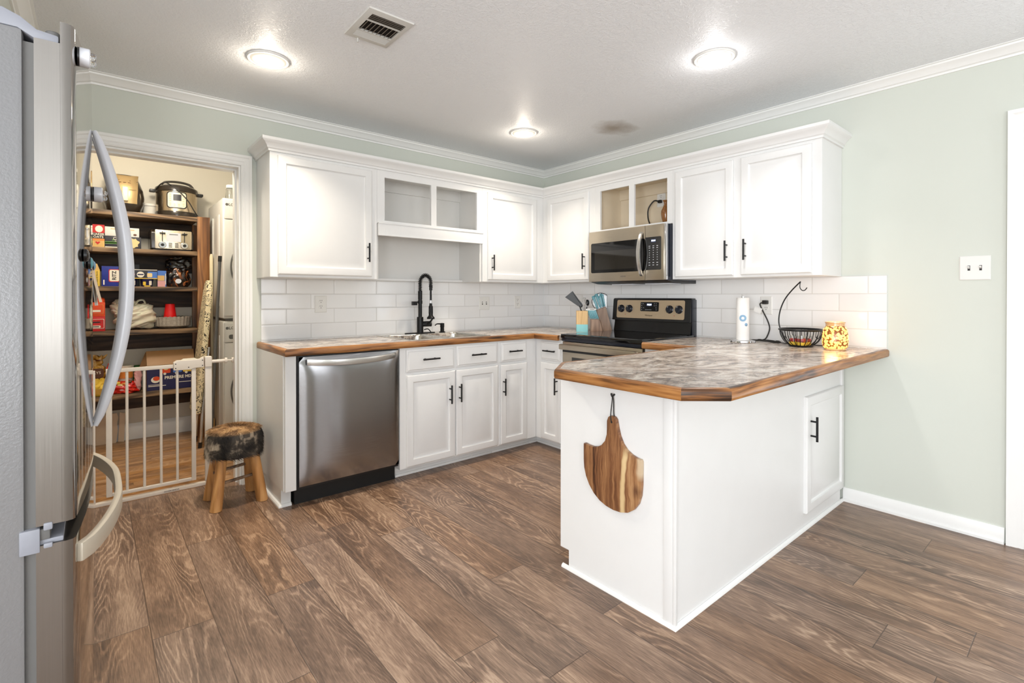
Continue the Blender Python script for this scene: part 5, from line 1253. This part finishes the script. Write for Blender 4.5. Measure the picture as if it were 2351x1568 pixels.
# shelf three
z = TOPS[2]
t = boxthing('value_pack_box', 'yellow sloped top value pack box at the left of the snack shelf', 'food box', -3.432, -3.376, 1.45, 1.53, z, z + .125, 'yellow')
MB().prism([(-3.432, z + .125), (-3.376, z + .125), (-3.392, z + .174), (-3.432, z + .174)], 'y', 1.45, 1.53).build('sloped_top', 'tan', t)
tx_(t, 1.4492, 'bprint', '20 VALUE PACK', .0155, -3.392, z + .062, u=ZU, v=-XU, bold=.0001)
t = boxthing('cracker_box', 'bright blue cracker box beside the yellow box', 'food box', -3.366, -3.262, 1.452, 1.52, z, z + .158, 'blue')
prc(t, 1.4514, 'red', rrect(.070, .100, .01, 3, -3.288, z + .085)); prc(t, 1.4508, 'wprint', rrect(.060, .090, .01, 3, -3.288, z + .085)); tx_(t, 1.4496, 'bprint', 'RITZ', .034, -3.288, z + .085, u=ZU, v=-XU, bold=.001)
pr_(t, 1.4512, 'wprint', -3.356, -3.348, z + .012, z + .050)
t = boxthing('dark_box', 'charcoal box standing behind the blue multipack', 'food box', -3.252, -3.124, 1.54, 1.62, z, z + .182, 'charcoal')
pr_(t, 1.5394, 'fhandle', -3.212, -3.168, z + .163, z + .169)
t = boxthing('snack_multipack', 'dark blue and yellow multipack of snack cups', 'multipack', -3.240, -3.010, 1.45, 1.53, z + .064, z + .140, 'charcoal')
F = 1.4494
pr_(t, F, 'sky', -3.075, -3.012, z + .070, z + .122); pr_(t, F, 'yellow', -3.238, -3.012, z + .064, z + .070); pr_(t, F, 'wprint', -3.238, -3.012, z + .134, z + .139)
prc(t, F - .0006, 'wprint', circ(.024, 22, -3.122, z + .098)); prc(t, F - .0012, 'navy', rrect(.04, .010, .003, 2, -3.122, z + .098)); prc(t, F, 'yellow', rrect(.05, .014, .004, 3, -3.212, z + .110)); prc(t, F - .0006, 'noodle', rrect(.034, .034, .006, 3, -3.062, z + .094)); prc(t, F, 'pink', circ(.012, 12, -3.170, z + .098)); pr_(t, F, 'wprint', -3.236, -3.190, z + .082, z + .092)
for i, x in enumerate((-3.186, -3.078)):
    for j, y in enumerate((1.47, 1.51)):
        if j: continue
        k = MB().lathe([(.036, z), (.043, z + .050), (.045, z + .054), (.045, z + .063), (.004, z + .064)], (x, 1.492, 0), 24).build('cup', 'navy', t)
        cwrap(k, rrect(.020, .036, .004, 2), .043, (x, 1.492, 0), .5, z + .030, 'wprint', 'cup_print', 0, .002)
        cwrap(k, rrect(.020, .030, .004, 2), .043, (x, 1.492, 0), -.45, z + .026, 'yellow', 'cup_print', 0, .002)
        cwrap(k, rrect(.040, .008, .003, 2), .040, (x, 1.492, 0), 0, z + .006, 'yellow', 'cup_print', 0, .003)
t = boxthing('blue_box', 'blue and tan box between the multipack and the dark chip bag', 'food box', -3.008, -2.948, 1.47, 1.54, z, z + .134, 'sky')
pr_(t, 1.4692, 'tan', -3.008, -2.960, z + .052, z + .094); pr_(t, 1.4692, 'pink', -3.008, -2.956, z + .002, z + .05); pr_(t, 1.4692, 'wprint', -2.955, -2.950, z + .02, z + .11)
def blob(c, size, amp, seed, fr=9.0, n=34, m=22, base=True, pw=.75):
    mb = MB(); rr = []
    for i in range(1, m):
        ph = PI * i / m - PI / 2; row = []
        for k in range(n):
            th = 2 * PI * k / n
            cp, sp, ct_, st_ = math.cos(ph), math.sin(ph), math.cos(th), math.sin(th)
            s_ = lambda v: math.copysign(abs(v) ** pw, v)
            v = Vector((s_(cp) * s_(ct_), s_(cp) * s_(st_), s_(sp)))
            q = Vector((v.x * size[0] * fr, v.y * size[1] * fr, v.z * size[2] * fr)) * 1.6 + Vector((seed, seed * 2.1, 0))
            d = 1 + amp * (mnoise.noise(q) + .6 * abs(mnoise.noise(q * 2.1)) + .3 * mnoise.noise(q * 4.3))
            p = Vector((v.x * size[0] * d, v.y * size[1] * d, v.z * size[2] * d))
            if base: p.z = max(p.z, -size[2] * .86)
            row.append(Vector(c) + p)
        rr.append(row)
    return mb.rings(rr)
def lift(o, z):   # rest a blob on the shelf
    mz = min(v.co.z for v in o.data.vertices); 
    for v in o.data.vertices: v.co.z -= mz
    o.location.z = z; return o
def pouch(c, w, d, h, seed, amp=.014, flare=1.0, tw=.2):
    prof = [(0, .60), (.02, .86), (.12, 1.0), (.35, 1.02), (.55, .92), (.68, .74), (.76, .58), (.82, .54), (.88, .62), (.94, .8), (1.0, .92)]
    rr = []; n = 56; P = smooth_path([Vector((r, 0, f)) for f, r in prof], 4)
    for p in P:
        f, r = p.z, p.x; row = []; fl = 1 if f < .6 else max(.22, 1 - (f - .6) * 2.6)
        for k in range(n):
            th = 2 * PI * k / n; x, y = w * r * (flare if f > .85 else 1) * math.cos(th), d * r * fl * math.sin(th)
            q = Vector((x * 22 + seed, y * 22, f * h * 16)); q2 = Vector((x * 55, y * 55 + seed, f * h * 30))
            e = amp * (.3 + .9 * f) * (1.5 * abs(mnoise.noise(q)) - .4 + .5 * mnoise.noise(q2))
            row.append((c[0] + x + e * math.cos(th) * 1.5 + tw * w * (f ** 3) * math.sin(seed), c[1] + y + e * math.sin(th), c[2] + f * h + (e * 1.2 if f > .9 else 0)))
        rr.append(row)
    return MB().rings(rr)
t = thing('chip_bag', 'black and orange chip bag at the right of the snack shelf', 'chip bag', (-2.85, 1.55, z))
pouch((-2.856, 1.55, z), .086, .055, .235, 3.3, .024, 1.0).build('foil_bag', 'chipfoil', t, ang=60)
blob((-2.852, 1.545, z + .195), (.078, .035, .042), .5, 8.1, 16, 40, 26).build('crumpled_top', 'grape', t, ang=60)
prc(t, 1.487, 'fhandle', circ(.020, 16, -2.862, z + .050, 1.1), 'printed_emblem')

# shelf four
z = TOPS[3]; F = 1.4494
t = boxthing('red_box', 'orange red snack box on top of the darker red one', 'food box', -3.455, -3.345, 1.45, 1.54, z + .1155, z + .225, 'orange')
prc(t, F, 'canor', rrect(.090, .070, .004, 2, -3.400, z + .172)); prc(t, F - .0006, 'orange', rrect(.084, .064, .004, 2, -3.400, z + .172)); pr_(t, F - .0014, 'wprint', -3.435, -3.372, z + .150, z + .166)
blob((-3.375, 1.49, z + .238), (.034, .035, .026), .2, 2.2, 12, 22, 14).build('crumpled_film', 'orange', t)
t = boxthing('red_box', 'deep red snack box at the bottom of the red stack', 'food box', -3.455, -3.345, 1.45, 1.54, z, z + .115, 'red')
prc(t, F, 'wprint', rrect(.094, .074, .004, 2, -3.398, z + .058)); prc(t, F - .0006, 'red', rrect(.088, .068, .004, 2, -3.398, z + .058)); pr_(t, F - .0008, 'wprint', -3.430, -3.368, z + .060, z + .082); pr_(t, F - .0018, 'bprint', -3.424, -3.376, z + .067, z + .075); prc(t, F - .0012, 'wprint', rrect(.06, .018, .006, 3, -3.402, z + .036)); pr_(t, F - .0022, 'bprint', -3.422, -3.382, z + .033, z + .039)
t = thing('plastic_bag', 'crumpled white plastic grocery bag full of food on the pantry shelf', 'bag', (-3.16, 1.56, z))
def cl(m, z):
    for v in m.b.verts: v.co.z = max(v.co.z, z + .0005 * (1 + math.sin(v.co.x * 60)))
    return m
def folds(m, c, amp, seed, dirv, fr):
    for v in m.b.verts:
        q = v.co - Vector(c); r = q.length + 1e-6; a = q.dot(Vector(dirv).normalized())
        k = Vector((q.x * 5 + seed, q.y * 9, a * fr)); e = amp * (abs(mnoise.noise(k)) * 2.2 - .6 + .4 * mnoise.noise(k * 2.3))
        v.co += q / r * e
    return m
c0 = (-3.150, 1.55, z + .100); cl(folds(blob(c0, (.128, .085, .105), .10, 1.7, 5, 90, 60), c0, .020, 2.0, (-.35, .2, 1), 34), z).build('bag', 'bagw', t, ang=70)
c1 = (-3.225, 1.57, z + .180); cl(folds(blob(c1, (.085, .06, .070), .14, 4.4, 7, 70, 44), c1, .014, 5.0, (.5, .2, 1), 40), z).build('gathered_top', 'bagw', t, ang=70)
c2 = (-3.115, 1.53, z + .165); cl(folds(blob(c2, (.060, .04, .048), .2, 6.4, 9, 60, 40), c2, .014, 8.0, (-.6, .2, 1), 46), z).build('loose_folds', 'bagw', t, ang=70)
MB().tube(smooth_path([(-3.155, 1.52, z + .20), (-3.135, 1.515, z + .235), (-3.10, 1.52, z + .24), (-3.085, 1.52, z + .205)], 5), [.010] * 16, 8, flat=.35).build('bag_handle', 'bagw', t)
tx_(t, 1.494, 'fgask', 'Walmart', .026, -3.235, z + .200, u=Vector((1, 0, -.35)), v=Vector((.35, 0.25, 1)))
t = thing('plate_stack', 'tall stack of patterned paper plates with fluted rims', 'plates', (-2.895, 1.57, z))
rr = []
def flute(R, zz, am): return [(-2.895 + (R + am * math.sin(28 * a)) * math.cos(a), 1.575 + (R + am * math.sin(28 * a)) * math.sin(a), zz + am * .6 * math.cos(28 * a)) for a in [2 * PI * k / 168 for k in range(168)]]
MB().rings([flute(.092, z + .003, 0), flute(.130, z + .022, .001), flute(.134, z + .084, .002), flute(.137, z + .100, .004), flute(.128, z + .096, .003), flute(.10, z + .088, .001), flute(.01, z + .087, 0)]).build('plates', 'plates', t)
k = MB()
for i in range(28):
    if i % 2: continue
    a = 2 * PI * i / 28; k.decal([(-.007, -.011), (.007, -.011), (.004, .010), (-.004, .010)], (-2.895 + .122 * math.cos(a), 1.575 + .122 * math.sin(a), z + .0965), (-math.sin(a), math.cos(a), 0), (math.cos(a), math.sin(a), .28))
k.build('rim_print', 'bprint', t)
cz = z + .0935
t = thing('party_cup', 'upside down red plastic cup on the stack of paper plates', 'cup', (-2.918, 1.52, cz))
MB().lathe([(.0485, cz), (.048, cz + .006), (.045, cz + .006), (.042, cz + .035), (.0415, cz + .036), (.0385, cz + .062), (.038, cz + .064), (.0345, cz + .095), (.033, cz + .112), (.030, cz + .114), (.029, cz + .110), (.004, cz + .109)], (-2.918, 1.52, 0), 36).build('cup', 'cupred', t)

# shelf five (bottom)
z = TOPS[4]
for (x, y, w, h, mt, mt2, lb, s) in ((-3.40, 1.56, .062, .31, 'gold', 'brown', 'tall gold and brown chip bag at the far left of the bottom shelf', 1.1), (-3.385, 1.46, .045, .13, 'yellow', 'gold', 'short yellow chip bag in front at the left of the bottom shelf', 2.9)):
    t = thing('chip_bag', lb, 'chip bag', (x, y, z))
    pouch((x, y, z), w, .042, h, s, .020).build('foil_bag', 'goldfoil' if h > .2 else mt, t, ang=60)
    if h > .2:
        prc(t, y - .050, mt2, rrect(w * 1.5, .075, .02, 4, x, z + h * .55), 'printed_band'); tx_(t, y - .0515, 'wprint', 'LAYS', .030, x - .004, z + h * .56)
    else: prc(t, y - .050, mt2, rrect(w * 1.2, .04, .012, 4, x, z + h * .3), 'printed_band')
t = thing('snack_bag', 'open bright red snack bag of mixed sweets on the bottom shelf', 'snack bag', (-3.23, 1.49, z))
c3 = (-3.235, 1.49, z + .045); cl(folds(blob(c3, (.095, .06, .050), .2, 6.1, 9, 70, 44), c3, .016, 3.0, (.3, 0, 1), 40), z).build('red_bag', 'redfoil', t, ang=60)
c4 = (-3.318, 1.50, z + .120); folds(blob(c4, (.020, .028, .115), .3, 7.7, 10, 44, 40, False), c4, .010, 1.0, (1, 0, .3), 60).build('torn_side', 'redfoil', t, ang=60)
c5 = (-3.140, 1.49, z + .085); cl(folds(blob(c5, (.026, .028, .078), .34, 9.2, 10, 44, 36), c5, .012, 4.0, (1, 0, .5), 60), z).build('torn_flap', 'pink', t, ang=60)
for (x, zz, mt) in ((-3.255, .070, 'noodle'), (-3.225, .078, 'canor'), (-3.275, .088, 'yellow'), (-3.215, .026, 'wprint'), (-3.20, .092, 'brown'), (-3.245, .032, 'pink')):
    blob((x, 1.445, z + zz), (.020, .012, .010), .3, x * 7 + zz * 30, 30, 16, 10, False).build('sweet_wrapper', mt, t)
t = thing('food_can', 'orange labelled tub above the red snack bag', 'food tub', (-3.215, 1.60, z))
MB().lathe([(.040, z), (.050, z + .10), (.054, z + .195), (.056, z + .197), (.056, z + .208), (.004, z + .209)], (-3.215, 1.60, 0), 28).build('tub', 'wprint', t)
cwrap(t, rrect(.12, .075, .004, 2), .053, (-3.215, 1.60, 0), -.1, z + .145, 'canor', 'label', -.002, .002)
t = thing('jar', 'green labelled jar between the orange tub and the dark blue carton', 'jar', (-3.14, 1.62, z))
MB().lathe([(.030, z), (.032, z + .16), (.032, z + .19), (.024, z + .2), (.004, z + .201)], (-3.14, 1.62, 0), 24).build('jar_body', 'dgreen', t)
t = thing('carton', 'open dark blue shipping carton with white lettering on the bottom shelf', 'carton', (-2.925, 1.56, z))
x0, x1, y0, y1, h = -3.085, -2.745, 1.445, 1.69, .205
m = MB().box(x0, y0, z, x1, y0 + .004, z + h).box(x0, y1 - .004, z, x1, y1, z + h).box(x0, y0, z, x0 + .004, y1, z + h).box(x1 - .004, y0, z, x1, y1, z + h).box(x0, y0, z, x1, y1, z + .004)
bx_ = m.build('box', 'carton', t)
fa = pr_(t, y0 - .0005, 'navy', x0, x1, z + .001, z + h, 'printed_front')
MB().prism([(y0 + .02, z + h), (y0 + .024, z + h), (y0 + .11, z + h + .112), (y0 + .106, z + h + .112)], 'x', x0 + .004, x1 - .002).build('flap', 'carton', t)
MB().faces([(x0, y0 + .02, z + h), (x0 - .055, y0 + .03, z + h - .03), (x0 + .0, y0 + .108, z + h + .105), (x0 + .004, y0 + .022, z + h), (x0 - .051, y0 + .032, z + h - .03), (x0 + .006, y0 + .110, z + h + .105)], [(0, 1, 2), (3, 5, 4), (0, 3, 4, 1), (1, 4, 5, 2), (2, 5, 3, 0)]).build('side_flap', 'cartond', t)
tx_(fa, y0 - .002, 'wprint', 'PREMIERE MIX', .034, -2.866, z + .098, bold=.0012, sx=.93)
for i, (x, mt) in enumerate(((-2.955, 'orange'), (-2.875, 'sky'), (-2.805, 'yellow'))):
    prc(fa, y0 - .0014, mt, rrect(.062, .062, .006, 2, x, z + .168)); prc(fa, y0 - .0020, 'noodle', circ(.020, 18, x, z + .182)); prc(fa, y0 - .0026, 'wprint', circ(.010, 16, x - .008, z + .132))
prc(fa, y0 - .0014, 'wprint', circ(.026, 20, -3.025, z + .088, 1.2)); prc(fa, y0 - .0022, 'orange', circ(.018, 18, -3.020, z + .098, 1.3))
pr_(fa, y0 - .0014, 'wprint', -3.075, -3.00, z + .046, z + .050); pr_(fa, y0 - .0014, 'wprint', -3.075, -2.955, z + .034, z + .040); pr_(fa, y0 - .0014, 'wprint', -2.865, -2.76, z + .052, z + .057)
# flattened cardboard against the wall
t = thing('flattened_cardboard', 'torn sheet of brown cardboard leaning on the pantry baseboard', 'cardboard', (-3.35, 1.69, 0))
MB().prism([(-3.46, .0), (-3.275, .0), (-3.27, .03), (-3.262, .10), (-3.268, .16), (-3.258, .205), (-3.27, .245), (-3.46, .235)], 'y', 1.690, 1.698).build('sheet', 'kraft', t)
MB().prism([(-3.262, .006), (-3.222, .0), (-3.212, .235), (-3.25, .25), (-3.254, .15)], 'y', 1.684, 1.690).build('folded_edge', 'kraft', t)

# ------------------------------------------------------------------ ironing board, poles
t = thing('ironing_board', 'tall ironing board in cream cloth with black scroll print', 'ironing board', (-2.76, 1.2, 0))
P = [(1.055, .275), (1.048, .33), (1.046, .75), (1.052, .95), (1.075, 1.12), (1.11, 1.25), (1.15, 1.32), (1.195, 1.345), (1.24, 1.335), (1.285, 1.27), (1.315, 1.15), (1.335, .95), (1.345, .75), (1.345, .33), (1.335, .275)]
m = MB().prism([(p[0], p[1]) for p in P], 'x', 0, .042)
for v in m.b.verts: v.co.x += -2.806 + .095 * (v.co.z - .275)
m.build('padded_board', 'scroll', t, bevel=.012, segs=3)
MB().tube([(-2.768, 1.075, .0), (-2.762, 1.075, .06), (-2.745, 1.085, .34), (-2.700, 1.10, .80)], .0105, 12).tube([(-2.770, 1.30, .0), (-2.748, 1.30, .30), (-2.705, 1.28, .80)], .0105, 12).build('steel_legs', 'chrome', t)
for yy, xx in ((1.075, -2.768), (1.30, -2.770)): MB().cyl((xx, yy, .0), (xx + .004, yy, .045), .014, n=12).build('leg_cap', 'black', t)
t = thing('broom', 'pale handled broom standing beside the amber shelf post', 'broom', (-2.632, 1.375, 0))
MB().cyl((-2.632, 1.375, .16), (-2.634, 1.375, 1.31), .010, n=12).build('handle', 'cream', t)
MB().tube([(-2.634, 1.375, 1.30), (-2.636, 1.375, 1.33), (-2.637, 1.375, 1.55), (-2.637, 1.375, 1.575)], [.011, .014, .014, .008], 14).build('grip', 'cream', t)
MB().box(-2.642, 1.30, .0, -2.626, 1.39, .17).build('brush', 'tan', t, bevel=.004)
t = thing('mop_pole', 'dark grey metal pole leaning against the front of the dryer', 'pole', (-2.70, .93, 0))
MB().tube([(-2.712, .955, 0), (-2.650, .925, 1.49)], .011, 14).build('tube', 'fgask', t)
MB().tube([(-2.6505, .9252, 1.485), (-2.6485, .9244, 1.53)], .0135, 14).build('end_cap', 'black', t)

# ------------------------------------------------------------------ stacked laundry machines
def machine(name, label, cat, z0, z1, zs):
    t = thing(name, label, cat, (-2.28, 1.28, z0)); x0, x1, y0, y1 = -2.618, -1.935, .99, 1.63
    MB().box(x0, y0, z0, x1, y1, z1).build('cabinet', 'washer', t, bevel=.012, segs=3)
    MB().box(x0 + .008, y0 - .022, z1 - zs, x1 - .008, y0 + .01, z1 - .012).build('control_fascia', 'washer', t, bevel=.008, segs=3)
    MB().box(x0 + .008, y0 - .018, z0 + .02, x1 - .008, y0 + .01, z1 - zs - .004).build('front_panel', 'washer', t, bevel=.008, segs=3)
    for yy in (1.12, 1.40): MB().box(x0 - .004, yy, z0 + .10, x0 + .004, yy + .16, z1 - .12).build('side_rib', 'washer', t, bevel=.003)
    zc = (z0 + z1 - zs) / 2 + .02; xc = (x0 + x1) / 2
    MB().tube([(xc, y0 - .017, zc), (xc, y0 - .030, zc), (xc, y0 - .042, zc)], [.285, .285, .265], 56).build('door', 'washer', t)
    c = [(xc + .287 * math.cos(2 * PI * k / 64), y0 - .028, zc + .287 * math.sin(2 * PI * k / 64)) for k in range(64)]
    MB().tube(c, .007, 8, True).build('door_seal', 'wgrey', t)
    tx_(t, y0 - .0226, 'wgrey', 'LG', .030, x0 + .056, z1 - .055, 'logo', bold=.0006)
    MB().decal(circ(.011, 18, x0 + .026, z1 - .055), (0, y0 - .0222, 0), XU, ZU).build('logo_disc', 'wgrey', t)
    return t
w = machine('washing_machine', 'white front loading washing machine at the bottom of the laundry stack', 'washing machine', 0.0, 1.010, .17)
MB().decal(rrect(.09, .035, .012, 3, -2.535, .885), (0, .9675, 0), XU, ZU, .001).build('detergent_drawer_grip', 'wgrey', w)
machine('dryer', 'white dryer stacked on the washing machine', 'dryer', 1.032, 2.005, .17)
MB().box(-2.60, 1.0, 1.009, -1.95, 1.60, 1.033).build('stacking_kit', 'wgrey', w)
t = thing('glass_jar', 'clear glass jar with a white lid on top of the dryer', 'jar', (-2.535, 1.10, 2.006)); z = 2.006
MB().lathe([(.040, z), (.043, z + .004), (.043, z + .085), (.034, z + .10), (.034, z + .112), (.031, z + .112), (.031, z + .10), (.040, z + .083), (.040, z + .006), (.004, z + .006)], (-2.535, 1.10, 0), 28).build('glass_body', 'glass', t)
MB().lathe([(.037, z + .100), (.038, z + .102), (.038, z + .122), (.035, z + .125), (.004, z + .126)], (-2.535, 1.10, 0), 28).build('lid', 'white', t)
